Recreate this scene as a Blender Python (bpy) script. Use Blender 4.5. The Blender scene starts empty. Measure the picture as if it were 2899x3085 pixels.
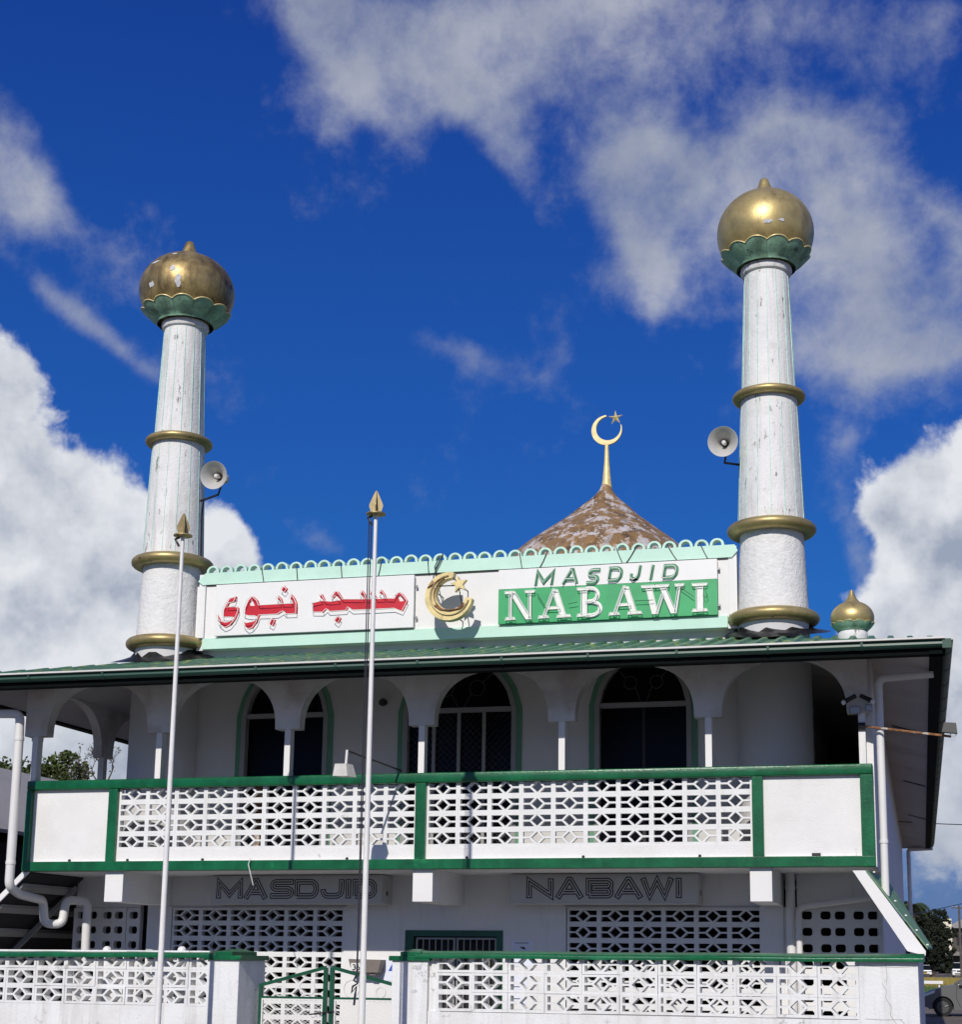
import bpy, bmesh, math, random
from mathutils import Vector, Matrix
from mathutils.geometry import tessellate_polygon
PI = math.pi
random.seed(7)
scene = bpy.context.scene
col = scene.collection

# ------------------------------------------------------------------ camera
cam_d = bpy.data.cameras.new('camera')
cam = bpy.data.objects.new('camera', cam_d); col.objects.link(cam)
yaw, pitch, roll = -0.244364, 0.189306, 0.00882999
fwd = Vector((math.sin(yaw)*math.cos(pitch), math.cos(yaw)*math.cos(pitch), math.sin(pitch)))
rgt = Vector((math.cos(yaw), -math.sin(yaw), 0)); upv = rgt.cross(fwd)
r2 = math.cos(roll)*rgt + math.sin(roll)*upv; u2 = -math.sin(roll)*rgt + math.cos(roll)*upv
cam.matrix_world = Matrix(((r2.x, u2.x, -fwd.x, 0), (r2.y, u2.y, -fwd.y, -18.3), (r2.z, u2.z, -fwd.z, 1.62), (0, 0, 0, 1)))
cam_d.sensor_fit = 'VERTICAL'; cam_d.sensor_height = 36; cam_d.lens = 4700.9/3085*36
cam_d.shift_x = -(1597.4-1449.5)/3085; cam_d.shift_y = (1994.4-1542.5)/3085
cam_d.clip_start = 0.1; cam_d.clip_end = 6000
scene.camera = cam

# ------------------------------------------------------------------ sky and sun
SUN_TAN = 0.68
elev = math.atan(SUN_TAN)
w = bpy.data.worlds.new('World'); scene.world = w; w.use_nodes = True
nt = w.node_tree; N = nt.nodes; L = nt.links; N.clear()
def wn(t, **k):
    n = N.new(t)
    for a, b in k.items(): setattr(n, a, b)
    return n
def mth(op, a, b=None, c=None, clamp=False):
    n = wn('ShaderNodeMath', operation=op); n.use_clamp = clamp
    for i, v in enumerate((a, b, c)):
        if v is None: continue
        if isinstance(v, (int, float)): n.inputs[i].default_value = v
        else: L.new(v, n.inputs[i])
    return n.outputs[0]
out = wn('ShaderNodeOutputWorld'); bg = wn('ShaderNodeBackground')
sky = wn('ShaderNodeTexSky', sky_type='NISHITA', sun_disc=False)
sky.sun_elevation = elev; sky.sun_rotation = PI; sky.altitude = 0; sky.air_density = 1.0; sky.dust_density = 0.35; sky.ozone_density = 2.2
tc = wn('ShaderNodeTexCoord'); DIR = tc.outputs['Generated']
SKY_STR = 0.085
def direction(px, py):          # a direction of the sky, from where it stood in the photograph
    d = r2*((px-1597.4)/4700.9) + u2*(-(py-1994.4)/4700.9) + fwd
    return d.normalized()
def dot(v):
    n = wn('ShaderNodeVectorMath', operation='DOT_PRODUCT'); L.new(DIR, n.inputs[0]); n.inputs[1].default_value = v
    return n.outputs['Value']
def noise(scale, detail, rough, dist=0.0, sc=(1, 1, 1), loc=(0, 0, 0)):
    mp = wn('ShaderNodeMapping'); L.new(DIR, mp.inputs['Vector']); mp.inputs['Scale'].default_value = sc; mp.inputs['Location'].default_value = loc
    n = wn('ShaderNodeTexNoise'); L.new(mp.outputs[0], n.inputs['Vector'])
    n.inputs['Scale'].default_value = scale; n.inputs['Detail'].default_value = detail; n.inputs['Roughness'].default_value = rough; n.inputs['Distortion'].default_value = dist
    return n.outputs['Fac']
# cloud banks: (photo x, photo y, half length, half height in radians, tilt, weight)
BANKS_SOFT = [(1150, 50, .085, .026, -28, .95), (1650, 100, .075, .042, 0, 1.1), (2000, 40, .05, .025, 0, .85), (2020, 260, .03, .022, -20, .5), (960, 130, .05, .018, -48, .6), (1130, 300, .06, .013, -48, .6), (1560, 540, .05, .013, -55, .5), (1480, 380, .05, .016, -30, .4),
              (1930, 660, .024, .060, 8, 1.0), (2080, 560, .045, .030, 0, .75), (2430, 440, .040, .026, -20, 1.05), (2600, 620, .06, .028, -35, .95), (2230, 700, .05, .035, 0, .65), (1980, 890, .020, .022, 0, .6), (2740, 760, .045, .03, -20, .85), (2420, 640, .09, .03, -15, .55), (2480, 960, .05, .03, -20, .55),
              (2700, 1030, .06, .030, 10, 1.05), (2880, 930, .03, .04, 0, .8), (2330, 1060, .02, .03, 0, .4), (2780, 80, .026, .028, -35, .85), (2540, 90, .02, .045, 20, .35), (2700, 330, .04, .03, 0, .28),
              (10, 470, .024, .042, 0, 1.0), (90, 600, .025, .020, -25, .85), (170, 900, .06, .009, -33, .75), (330, 1020, .03, .007, -35, .55), (1440, 1085, .04, .010, -18, .7), (1000, 1650, .022, .010, -30, .5), (2560, 1330, .03, .016, 20, .35), (2580, 1680, .010, .035, 10, .55)]
BANKS_HARD = [(-60, 1790, .125, .082, -38, 1.2), (430, 1820, .075, .050, -25, 1.2), (690, 1650, .018, .024, 0, .9), (100, 2120, .18, .055, 0, 1.1), (-40, 1180, .022, .035, 0, .8), (-420, 1700, .10, .11, 0, 1.1),
              (2870, 1520, .052, .030, -10, 1.15), (2770, 1600, .022, .018, 0, .8), (2860, 1850, .062, .026, 0, 1.0), (2700, 1910, .03, .016, 0, .7), (2890, 2250, .05, .085, 0, 1.1), (3100, 1800, .06, .12, 0, 1.1)]
def coverage(banks):
    tot = None
    for px, py, ra, rb, ang, wt in banks:
        c = direction(px, py); a0 = c.cross(Vector((0, 0, 1))).normalized(); b0 = a0.cross(c)
        t = math.radians(ang); a = math.cos(t)*a0 + math.sin(t)*b0; b = -math.sin(t)*a0 + math.cos(t)*b0
        x = mth('DIVIDE', dot(a), ra); y = mth('DIVIDE', dot(b), rb)
        d2 = mth('ADD', mth('MULTIPLY', x, x), mth('MULTIPLY', y, y))
        g = mth('MULTIPLY', mth('POWER', 2.71828, mth('MULTIPLY', d2, -.9)), wt)
        g = mth('MULTIPLY', g, mth('GREATER_THAN', dot(c), 0.0))
        tot = g if tot is None else mth('ADD', tot, g)
    return tot
def sstep(v, lo, hi):
    n = wn('ShaderNodeMapRange', interpolation_type='SMOOTHSTEP'); L.new(v, n.inputs[0])
    n.inputs[1].default_value = lo; n.inputs[2].default_value = hi
    return n.outputs[0]
cs = mth('MINIMUM', coverage(BANKS_SOFT), 1.15); ch = mth('MINIMUM', coverage(BANKS_HARD), 1.3)
# unseen broken cloud all round, cover raised to make the shade fill less blue
ahead = sstep(dot(direction(1450, 1400)), .86, .91)
field = mth('MULTIPLY', sstep(noise(3.0, 3, .5), .44, .64), mth('SUBTRACT', 1.0, ahead))
cs = mth('ADD', cs, mth('MULTIPLY', field, .9)); ch = mth('ADD', ch, mth('MULTIPLY', field, .62))
n1 = mth('ADD', mth('MULTIPLY', noise(11, 4, .5, .1), .62), mth('MULTIPLY', noise(26, 9, .66, .12, loc=(1, 4, 2)), .38)); n2 = noise(24, 9, .58, .2, loc=(3, 1, 2)); n4 = noise(13, 5, .55, loc=(3, 1, 2)); n5 = noise(13, 5, .55, loc=(3, 1, 2.028)); n3 = noise(7, 7, .6, loc=(7, 2, 5))
dens_s = sstep(mth('ADD', mth('MULTIPLY', cs, .60), mth('MULTIPLY', mth('SUBTRACT', n1, .5), 2.6)), .12, .95)
dens_h = sstep(mth('ADD', mth('MULTIPLY', ch, .75), mth('MULTIPLY', mth('SUBTRACT', n2, .5), 1.1)), .29, .52)
# cloud colours; the hard banks get sunlit tops and greyer depths painted in
def ramp(fac, stops):
    r = wn('ShaderNodeValToRGB'); L.new(fac, r.inputs[0]); e = r.color_ramp.elements
    e[0].position, e[0].color = stops[0][0], (*stops[0][1], 1); e[1].position, e[1].color = stops[1][0], (*stops[1][1], 1)
    for p, c in stops[2:]:
        q = e.new(p); q.color = (*c, 1)
    return r.outputs[0]
c_soft = ramp(n3, [(.36, (.29, .33, .43)), (.64, (.53, .55, .60))])
c_hard = ramp(mth('ADD', mth('ADD', mth('MULTIPLY', n3, .62), mth('MULTIPLY', mth('SUBTRACT', n4, n5), 1.25)), mth('ADD', mth('MULTIPLY', mth('SUBTRACT', 1.3, ch), .12), .19)), [(.26, (.33, .38, .48)), (.66, (.80, .82, .85)), (.46, (.60, .63, .69))])
def mixc(f, a, b):
    m = wn('ShaderNodeMix', data_type='RGBA'); m.clamp_factor = True
    if isinstance(f, (int, float)): m.inputs[0].default_value = f
    else: L.new(f, m.inputs[0])
    for s, v in ((6, a), (7, b)):
        if isinstance(v, tuple): m.inputs[s].default_value = (*v, 1)
        else: L.new(v, m.inputs[s])
    return m.outputs[2]
sc_ = wn('ShaderNodeMix', data_type='RGBA', blend_type='MULTIPLY'); sc_.inputs[0].default_value = 1
L.new(sky.outputs[0], sc_.inputs[6]); sc_.inputs[7].default_value = (0.15*SKY_STR, 0.40*SKY_STR, 0.97*SKY_STR, 1)
zdir = dot((0, 0, 1))
deep = ramp(zdir, [(.17, (.018, .152, .48)), (.58, (.006, .040, .29)), (.32, (.013, .100, .43))])
def hazed(c): return mixc(mth('MULTIPLY', mth('SUBTRACT', 1.0, sstep(zdir, -.02, .17)), .85), c, (.145, .195, .34))
c_hard = mixc(mth('MULTIPLY', mth('SUBTRACT', 1.0, sstep(zdir, .0, .20)), .75), c_hard, (.36, .41, .51))
full = mixc(mth('MULTIPLY', dens_h, .96), mixc(mth('MULTIPLY', dens_s, .86), hazed(mixc(.72, sc_.outputs[2], deep)), c_soft), c_hard)
L.new(full, bg.inputs['Color']); bg.inputs['Strength'].default_value = 1.0
L.new(bg.outputs[0], out.inputs['Surface'])

sd = bpy.data.lights.new('sun', 'SUN'); sd.energy = 3.85; sd.angle = math.radians(.53); sd.color = (1, .955, .875)
sun = bpy.data.objects.new('sun', sd); col.objects.link(sun)
sun.rotation_euler = Vector((.012, 1, -SUN_TAN)).to_track_quat('-Z', 'Y').to_euler(); sun.location = (0, -30, 30)
scene.view_settings.view_transform = 'Standard'; scene.view_settings.look = 'None'
scene.view_settings.exposure = 0; scene.view_settings.gamma = 1; scene.view_settings.use_curve_mapping = False
scene.render.engine = 'CYCLES'

# ------------------------------------------------------------------ materials
def mat(name, colr, rough=.6, metal=0., var=.06, vscale=2.0, bump=0., bscale=30., spots=None, spec=.5, streak=None, stain=None):
    """principled paint with uneven tone; spots = (colour, amount 0..1, scale) of worn patches; streak = (colour, amount)"""
    m = bpy.data.materials.new(name); m.use_nodes = True
    n = m.node_tree.nodes; l = m.node_tree.links; b = n['Principled BSDF']
    geo = n.new('ShaderNodeNewGeometry'); P = geo.outputs['Position']
    def nz(s, d=5, r=.6, scl=None):
        v = P
        if scl:
            mp = n.new('ShaderNodeMapping'); l.new(P, mp.inputs['Vector']); mp.inputs['Scale'].default_value = scl; v = mp.outputs[0]
        t = n.new('ShaderNodeTexNoise'); l.new(v, t.inputs['Vector']); t.inputs['Scale'].default_value = s
        t.inputs['Detail'].default_value = d; t.inputs['Roughness'].default_value = r
        return t.outputs['Fac']
    def rp(f, a, b_, ca=(0, 0, 0), cb=(1, 1, 1)):
        r = n.new('ShaderNodeValToRGB'); l.new(f, r.inputs[0]); e = r.color_ramp.elements
        e[0].position = a; e[1].position = b_; e[0].color = (*ca, 1); e[1].color = (*cb, 1)
        return r.outputs[0]
    def mx(f, a, b_):
        q = n.new('ShaderNodeMix'); q.data_type = 'RGBA'; l.new(f, q.inputs[0])
        for s, v in ((6, a), (7, b_)):
            if isinstance(v, tuple): q.inputs[s].default_value = (*v, 1)
            else: l.new(v, q.inputs[s])
        return q.outputs[2]
    lo = tuple(max(0, c*(1-var*1.6)) for c in colr); hi = tuple(min(1, c*(1+var)) for c in colr)
    c = rp(nz(vscale, 6, .65), .3, .7, lo, hi)
    if spots:
        scol, amt, ss = spots[:3]
        c = mx(rp(nz(ss, 8, .7, spots[3] if len(spots) > 3 else None), .72-amt*.35, .76-amt*.35), c, scol)
    if streak:
        scol, amt = streak
        c = mx(rp(nz(2.2, 6, .7, (3.0, 3.0, .35)), .62-amt*.25, .92-amt*.25), c, scol)
    if stain:
        scol, amt, ss = stain
        c = mx(rp(nz(ss, 5, .6), .62-amt*.25, .90-amt*.25), c, scol)
    l.new(c, b.inputs['Base Color']); b.inputs['Roughness'].default_value = rough; b.inputs['Metallic'].default_value = metal
    b.inputs['Specular IOR Level'].default_value = spec
    if bump:
        bp = n.new('ShaderNodeBump'); bp.inputs['Strength'].default_value = bump; bp.inputs['Distance'].default_value = .02
        l.new(nz(bscale, 6, .65), bp.inputs['Height']); l.new(bp.outputs[0], b.inputs['Normal'])
    return m
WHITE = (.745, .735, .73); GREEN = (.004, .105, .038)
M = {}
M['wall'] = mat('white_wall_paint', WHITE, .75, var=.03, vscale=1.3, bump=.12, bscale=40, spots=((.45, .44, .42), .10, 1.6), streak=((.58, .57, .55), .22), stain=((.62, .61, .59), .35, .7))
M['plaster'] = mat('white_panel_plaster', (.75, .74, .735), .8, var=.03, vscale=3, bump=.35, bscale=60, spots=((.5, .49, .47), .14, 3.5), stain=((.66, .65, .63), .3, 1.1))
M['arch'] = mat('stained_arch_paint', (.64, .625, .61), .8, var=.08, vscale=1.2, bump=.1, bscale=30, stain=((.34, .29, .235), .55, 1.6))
M['shade_wall'] = mat('shaded_wall_paint', (.60, .59, .59), .8, var=.05, vscale=.9, bump=.1)  # wall white greyed down to deepen the shade in the porch
M['block'] = mat('white_block_paint', (.735, .735, .735), .75, var=.04, vscale=5, bump=.2, bscale=50, spots=((.42, .41, .39), .20, 4), streak=((.55, .54, .52), .25))
M['front'] = mat('white_perimeter_paint', (.735, .735, .735), .75, var=.04, vscale=1.2, bump=.3, bscale=35, spots=((.40, .39, .38), .28, 2.3), streak=((.50, .49, .47), .45), stain=((.60, .59, .57), .40, 1.3))
M['green'] = mat('gloss_green_paint', GREEN, .28, var=.28, vscale=2.4, bump=.18, bscale=25, spots=((.010, .17, .06), .32, .9), spec=.5, streak=((.012, .15, .06), .45), stain=((.004, .07, .03), .35, 2.0))
M['gategreen'] = mat('gate_green_paint', (.006, .075, .035), .35, var=.2, spec=.5)
M['mint'] = mat('mint_paint', (.50, .73, .62), .6, var=.04, vscale=3, spots=((.35, .42, .38), .07, 5))
M['mintdull'] = mat('weathered_mint_paint', (.27, .47, .33), .6, var=.25, vscale=6, spots=((.05, .06, .05), .30, 7), streak=((.06, .09, .06), .6))
M['minaret'] = mat('minaret_paint', (.725, .715, .71), .7, var=.04, vscale=2.5, bump=.45, bscale=24, spots=((.22, .21, .20), .33, 9.0, (1.3, 1.3, .45)), streak=((.46, .45, .44), .55), stain=((.55, .54, .53), .3, 4))
M['rough'] = mat('roughcast', (.73, .72, .715), .85, var=.05, vscale=9, bump=1.0, bscale=17, spots=((.5, .5, .5), .10, 9))
M['gold'] = mat('gold_paint', (.52, .405, .175), .43, .66, var=.16, vscale=5, bump=.10, bscale=50, spots=((.10, .075, .04), .12, 4.5), streak=((.14, .10, .05), .28))
M['goldworn'] = mat('worn_gold_paint', (.50, .375, .16), .43, .66, var=.2, vscale=4, bump=.12, bscale=45, spots=((.10, .055, .03), .30, 4.5), streak=((.10, .06, .03), .75), stain=((.085, .05, .025), .62, 1.9))
M['goldflat'] = mat('pale_gold_paint', (.72, .585, .28), .45, .12, var=.15, vscale=9)
M['finial'] = mat('finial_bronze', (.36, .28, .14), .5, .3, var=.2, vscale=14)
M['goldring'] = mat('ring_gold_paint', (.44, .345, .155), .45, .60, var=.2, vscale=6, spots=((.06, .05, .035), .26, 7), stain=((.16, .12, .06), .45, 3.0))
M['peel'] = mat('bare_grey_render', (.55, .55, .57), .8, var=.15, vscale=30)
M['copper'] = mat('peeling_copper_paint', (.25, .155, .075), .55, .15, var=.7, vscale=2.2, bump=.35, bscale=14, spots=((.55, .52, .52), .60, 2.6, (1.7, 1.7, .55)), streak=((.36, .20, .06), .70), stain=((.07, .045, .025), .4, 2.2))
M['tar'] = mat('roof_tar', (.012, .012, .014), .3, var=.4, vscale=8, bump=.8, bscale=14, spots=((.45, .45, .46), .12, 7))
M['roof'] = mat('green_roof_sheet', (.055, .17, .10), .5, var=.2, vscale=4, spots=((.22, .30, .07), .46, 3.2))
M['gutter'] = mat('green_gutter', (.012, .062, .042), .45, var=.12, vscale=1.2, spots=((.035, .085, .045), .25, .45))
M['fascia'] = mat('shaded_fascia', (.003, .005, .005), .8, spec=.08)  # black stands for the shade beneath the gutter
M['lip'] = mat('pale_gutter_lip', (.62, .60, .58), .5, spots=((.3, .26, .2), .2, 3))
M['soffit'] = mat('grey_soffit', (.47, .45, .44), .8, var=.08, vscale=.7, streak=((.34, .31, .28), .0), stain=((.30, .27, .24), .4, .8))
M['pvc'] = mat('white_pvc', (.72, .705, .695), .4, var=.03, spec=.5)
M['pole'] = mat('flagpole_paint', (.75, .735, .72), .4, var=.05, vscale=8, spots=((.25, .24, .22), .10, 9))
M['dark'] = mat('black_fitting', (.012, .012, .014), .5)
M['void'] = mat('dark_interior', (.020, .019, .021), .9, var=.2)  # near-black colour stands for the unlit rooms behind the openings
M['glass'] = mat('dark_window_glass', (.003, .003, .005), .25, var=.1, spec=.12)
M['grille'] = mat('dark_grille', (.055, .055, .06), .5)
M['frame'] = mat('grey_window_frame', (.30, .30, .30), .6, var=.05)
M['reveal'] = mat('sage_window_trim', (.11, .28, .18), .6, var=.1, vscale=2)
M['board'] = mat('sign_board_white', (.745, .735, .73), .45, var=.02, vscale=4)
M['signgreen'] = mat('sign_board_green', (.035, .36, .125), .4, var=.12, vscale=2.2)
M['red'] = mat('sign_red', (.54, .006, .02), .4, var=.12, vscale=7)
M['tube'] = mat('white_glass_tube', (.82, .82, .78), .2, var=.04, vscale=12)
M['letterw'] = mat('letter_white', (.78, .77, .74), .35, var=.06, vscale=14)
M['letterg'] = mat('letter_green', (.05, .22, .11), .35, var=.2, vscale=14)
M['box'] = mat('sign_box_plastic', (.50, .50, .49), .45, var=.05, vscale=2)
M['ink'] = mat('sign_ink', (.02, .024, .022), .5)
M['steel'] = mat('grey_steel', (.30, .30, .31), .4, .5, var=.1)
M['horn'] = mat('horn_enamel', (.50, .49, .47), .4, .1, var=.08, vscale=6)
M['rust'] = mat('rusty_steel', (.28, .13, .055), .7, .2, var=.5, vscale=20, spots=((.55, .50, .45), .45, 9))
M['lamp'] = mat('lamp_casing', (.55, .54, .50), .5, var=.12, vscale=12, spots=((.2, .17, .14), .15, 12))
M['paper'] = mat('paper', (.72, .75, .86), .8, var=.02)
M['blue'] = mat('printed_blue', (.03, .09, .45), .7)
M['brown'] = mat('brown_box', (.20, .17, .15), .5, .2, var=.1)
M['rope'] = mat('dark_rope', (.02, .02, .035), .8)
M['leanroof'] = mat('faded_green_sheet', (.14, .27, .14), .6, var=.15, spots=((.35, .4, .35), .15, 3))
M['greyroof'] = mat('grey_metal_roof', (.36, .335, .30), .55, .1, var=.08, vscale=.6, spots=((.16, .15, .14), .10, 1.5))
M['nwall'] = mat('shaded_neighbour_wall', (.018, .016, .022), .8)  # near-black holds the shade below the neighbour's eave
M['asphalt'] = mat('asphalt', (.055, .052, .05), .9, var=.2, vscale=1, bump=.5, bscale=60)
M['dirt'] = mat('dirt_ground', (.13, .105, .085), .95, var=.2, vscale=.4, bump=.5, bscale=8)
M['concrete'] = mat('concrete', (.20, .195, .185), .9, var=.12, vscale=1.2, bump=.3)
M['field'] = mat('dry_grass', (.26, .21, .06), .95, var=.25, vscale=.5)
M['grassy'] = mat('grass_blades', (.30, .235, .06), .9, var=.45, vscale=1.2)
M['grassg'] = mat('green_grass_blades', (.06, .11, .025), .9, var=.4, vscale=1.5)
M['leaf'] = mat('leaf_green', (.060, .085, .016), .7, var=.55, vscale=1.6)
M['leafdark'] = mat('leaf_dark', (.010, .017, .005), .8, var=.6, vscale=1.0)
M['leafpalm'] = mat('palm_leaf', (.035, .060, .018), .7, var=.4, vscale=1)
M['bark'] = mat('bark', (.07, .055, .045), .9, var=.2, vscale=4)
M['car'] = mat('silver_car_paint', (.15, .15, .15), .34, .35, var=.02)
M['carglass'] = mat('car_glass', (.006, .008, .008), .15, spec=.3)
M['tyre'] = mat('tyre_rubber', (.012, .012, .012), .85)
M['rim'] = mat('alloy_rim', (.10, .10, .10), .4, .6)
M['whitecar'] = mat('white_car_paint', (.78, .78, .78), .35, var=.01)
M['plateY'] = mat('number_plate', (.55, .35, .04), .5)
M['housew'] = mat('cream_house_wall', (.72, .66, .52), .8)
M['housed'] = mat('dark_house_wall', (.07, .065, .06), .8)
M['wood'] = mat('weathered_timber', (.09, .08, .075), .9, var=.2)

# ------------------------------------------------------------------ mesh builder
ORG = {}
class MB:
    def __init__(s): s.bm = bmesh.new()
    def _add(s, vs, fs):
        vv = [s.bm.verts.new(v) for v in vs]; out_ = []
        for f in fs:
            try: out_.append(s.bm.faces.new([vv[i] for i in f]))
            except ValueError: pass
        return vv, out_
    def hexa(s, p):          # 8 corners: bottom 4, top 4
        return s._add(p, [(0, 3, 2, 1), (4, 5, 6, 7), (0, 1, 5, 4), (1, 2, 6, 5), (2, 3, 7, 6), (3, 0, 4, 7)])
    def box(s, x0, x1, y0, y1, z0, z1, bev=0, seg=2):
        vv, ff = s.hexa([(x0, y0, z0), (x1, y0, z0), (x1, y1, z0), (x0, y1, z0), (x0, y0, z1), (x1, y0, z1), (x1, y1, z1), (x0, y1, z1)])
        if bev:
            es = list({e for f in ff for e in f.edges})
            bmesh.ops.bevel(s.bm, geom=es, offset=bev, segments=seg, affect='EDGES', profile=.5)
        return s
    def plate(s, outer, holes=(), y0=0., y1=.1, f=None):
        """flat shape in (u, v) with holes, thickness from y0 to y1; f maps (u, v, d) to a point"""
        f = f or (lambda u, v, d: (u, d, v))
        rings = [list(outer)] + [list(h) for h in holes]
        pts = [p for r in rings for p in r]
        tris = tessellate_polygon([[Vector((p[0], p[1], 0)) for p in r] for r in rings])
        A = [s.bm.verts.new(f(p[0], p[1], y0)) for p in pts]; B = [s.bm.verts.new(f(p[0], p[1], y1)) for p in pts]
        for t in tris:
            for V_, o in ((A, t), (B, t[::-1])):
                try: s.bm.faces.new([V_[i] for i in o])
                except ValueError: pass
        k = 0
        for r in rings:
            n = len(r)
            for i in range(n):
                j = (i+1) % n
                try: s.bm.faces.new([A[k+i], A[k+j], B[k+j], B[k+i]])
                except ValueError: pass
            k += n
        return s
    def tube(s, pts, r, seg=10, caps=True):
        pts = [Vector(p) for p in pts]; rr = r if isinstance(r, (list, tuple)) else [r]*len(pts)
        prev = None; rings = []
        for i, p in enumerate(pts):
            t = ((pts[min(i+1, len(pts)-1)]-p).normalized() + (p-pts[max(i-1, 0)]).normalized())
            t = t.normalized() if t.length > 1e-6 else Vector((0, 0, 1))
            if prev is None:
                a = t.orthogonal().normalized()
            else:
                a = (prev - t*prev.dot(t)).normalized()
            prev = a; b = t.cross(a)
            rings.append([s.bm.verts.new(p + rr[i]*(math.cos(2*PI*k/seg)*a + math.sin(2*PI*k/seg)*b)) for k in range(seg)])
        for q, w_ in zip(rings, rings[1:]):
            for k in range(seg): s.bm.faces.new([q[k], q[(k+1) % seg], w_[(k+1) % seg], w_[k]])
        if caps: s.bm.faces.new(rings[0][::-1]); s.bm.faces.new(rings[-1])
        return s
    def lathe(s, c, prof, seg=48, caps=True, wob=0):
        cx, cy = c; rings = []
        for r, z in prof:
            rings.append([s.bm.verts.new((cx+(r+random.uniform(-wob, wob))*math.cos(2*PI*k/seg), cy+(r+random.uniform(-wob, wob))*math.sin(2*PI*k/seg), z)) for k in range(seg)])
        for q, w_ in zip(rings, rings[1:]):
            for k in range(seg): s.bm.faces.new([q[k], q[(k+1) % seg], w_[(k+1) % seg], w_[k]])
        if caps: s.bm.faces.new(rings[0][::-1]); s.bm.faces.new(rings[-1])
        return s
    def torus(s, c, R, r, seg=64, rs=14, sq=1.0):
        cx, cy, cz = c; rings = []
        for i in range(seg):
            t = 2*PI*i/seg
            rings.append([s.bm.verts.new((cx+(R+r*math.cos(2*PI*k/rs))*math.cos(t), cy+(R+r*math.cos(2*PI*k/rs))*math.sin(t), cz+sq*r*math.sin(2*PI*k/rs))) for k in range(rs)])
        for i in range(seg):
            q, w_ = rings[i], rings[(i+1) % seg]
            for k in range(rs): s.bm.faces.new([q[k], w_[k], w_[(k+1) % rs], q[(k+1) % rs]])
        return s
    def quad(s, *p): s._add(p, [tuple(range(len(p)))]); return s
    def build(s, name, m, parent=None, origin=(0, 0, 0), smooth=False, local=False, normals=True):
        o_ = Vector(ORG.get(parent.name, (0, 0, 0))) if parent else Vector(origin)
        if not local: bmesh.ops.translate(s.bm, verts=s.bm.verts, vec=-o_)
        if normals: bmesh.ops.recalc_face_normals(s.bm, faces=s.bm.faces)
        me = bpy.data.meshes.new(name); s.bm.to_mesh(me); s.bm.free()
        me.materials.append(m)
        if smooth:
            me.shade_smooth(); me.set_sharp_from_angle(angle=math.radians(38))
        o = bpy.data.objects.new(name, me); col.objects.link(o)
        if parent: o.parent = parent; ORG[o.name] = tuple(o_)
        else: o.location = o_; ORG[o.name] = tuple(o_)
        return o
def tag(o, label=None, cat=None, group=None, kind=None):
    if label: o['label'] = label
    if cat: o['category'] = cat
    if group: o['group'] = group
    if kind: o['kind'] = kind
    return o
def thing(name, label, cat, loc, rz=0, group=None):
    o = bpy.data.objects.new(name, None); col.objects.link(o); o.location = loc; o.rotation_euler.z = rz
    o.empty_display_size = .2; ORG[o.name] = tuple(loc)
    return tag(o, label, cat, group)
def inst(name, mesh, parent, loc, rot=None):      # one more piece sharing a mesh; loc in world (or local when the parent turns)
    o = bpy.data.objects.new(name, mesh); col.objects.link(o); o.parent = parent
    o.location = Vector(loc) - Vector(ORG[parent.name]); ORG[o.name] = ORG[parent.name]
    if rot: o.rotation_euler = rot
    return o
def structure(name, mb, m): return tag(mb.build(name, m), kind='structure')
def mesh_of(mb, name, m, smooth=False):
    bmesh.ops.recalc_face_normals(mb.bm, faces=mb.bm.faces)
    me = bpy.data.meshes.new(name); mb.bm.to_mesh(me); mb.bm.free(); me.materials.append(m)
    if smooth: me.shade_smooth(); me.set_sharp_from_angle(angle=math.radians(38))
    return me

# ------------------------------------------------------------------ ground
g = MB(); g.quad((-400, -120, 0), (400, -120, 0), (400, 900, 0), (-400, 900, 0)); structure('ground', g, M['dirt'])
g = MB(); g.quad((-60, -22, .004), (30, -22, .004), (30, -7, .004), (-60, -7, .004)); structure('street', g, M['asphalt'])
g = MB(); g.box(-60, .4, -7, -2.9, -.2, .12, .02); structure('pavement', g, M['concrete'])
g = MB(); g.box(-14, -.2, -1.6, 30, -.1, .10); structure('yard', g, M['concrete'])
g = MB(); g.quad((.5, -7, .008), (7, -7, .008), (7, 54, .008), (.5, 54, .008)); structure('side_road', g, M['dirt'])
g = MB(); g.quad((-40, 84, .012), (80, 84, .012), (80, 196, .012), (-40, 196, .012)); structure('dry_field', g, M['field'])
g = MB(); g.box(-8, 40, 54, 54.4, 0, .22, .03); structure('road_kerb', g, M['concrete'])

# ------------------------------------------------------------------ breeze blocks
def clip(poly, xmax):
    o = []
    for i, p in enumerate(poly):
        q = poly[(i+1) % len(poly)]
        if p[0] <= xmax: o.append(p)
        if (p[0] <= xmax) != (q[0] <= xmax):
            t = (xmax-p[0])/(q[0]-p[0]); o.append((xmax, p[1]+t*(q[1]-p[1])))
    return o
def block_mesh(W, H, hw, hh, depth, name, m, cut=None, ox=.075, bar=.011, dw=.014):
    """lattice block: frame, diamond in the middle, a bar to each side. hw, hh = half size of the open field"""
    hs = [[(-.071, 0), (0, -hh+.003), (.071, 0), (0, hh-.003)]]
    for sx in (-1, 1):
        for sy in (-1, 1):
            hs.append([(sx*hw, sy*bar), (sx*(.071+.020), sy*bar), (sx*.033, sy*hh), (sx*hw, sy*hh)])
    outer = [(-W/2, -H/2), (W/2, -H/2), (W/2, H/2), (-W/2, H/2)]
    if cut is not None:
        hs = [c for c in (clip(h, cut-.012) for h in hs) if len(c) > 2 and max(p[0] for p in c)-min(p[0] for p in c) > .01]
        outer = clip(outer, cut)
    b = MB(); b.plate(outer, hs, 0, depth)
    return mesh_of(b, name, m)
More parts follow.
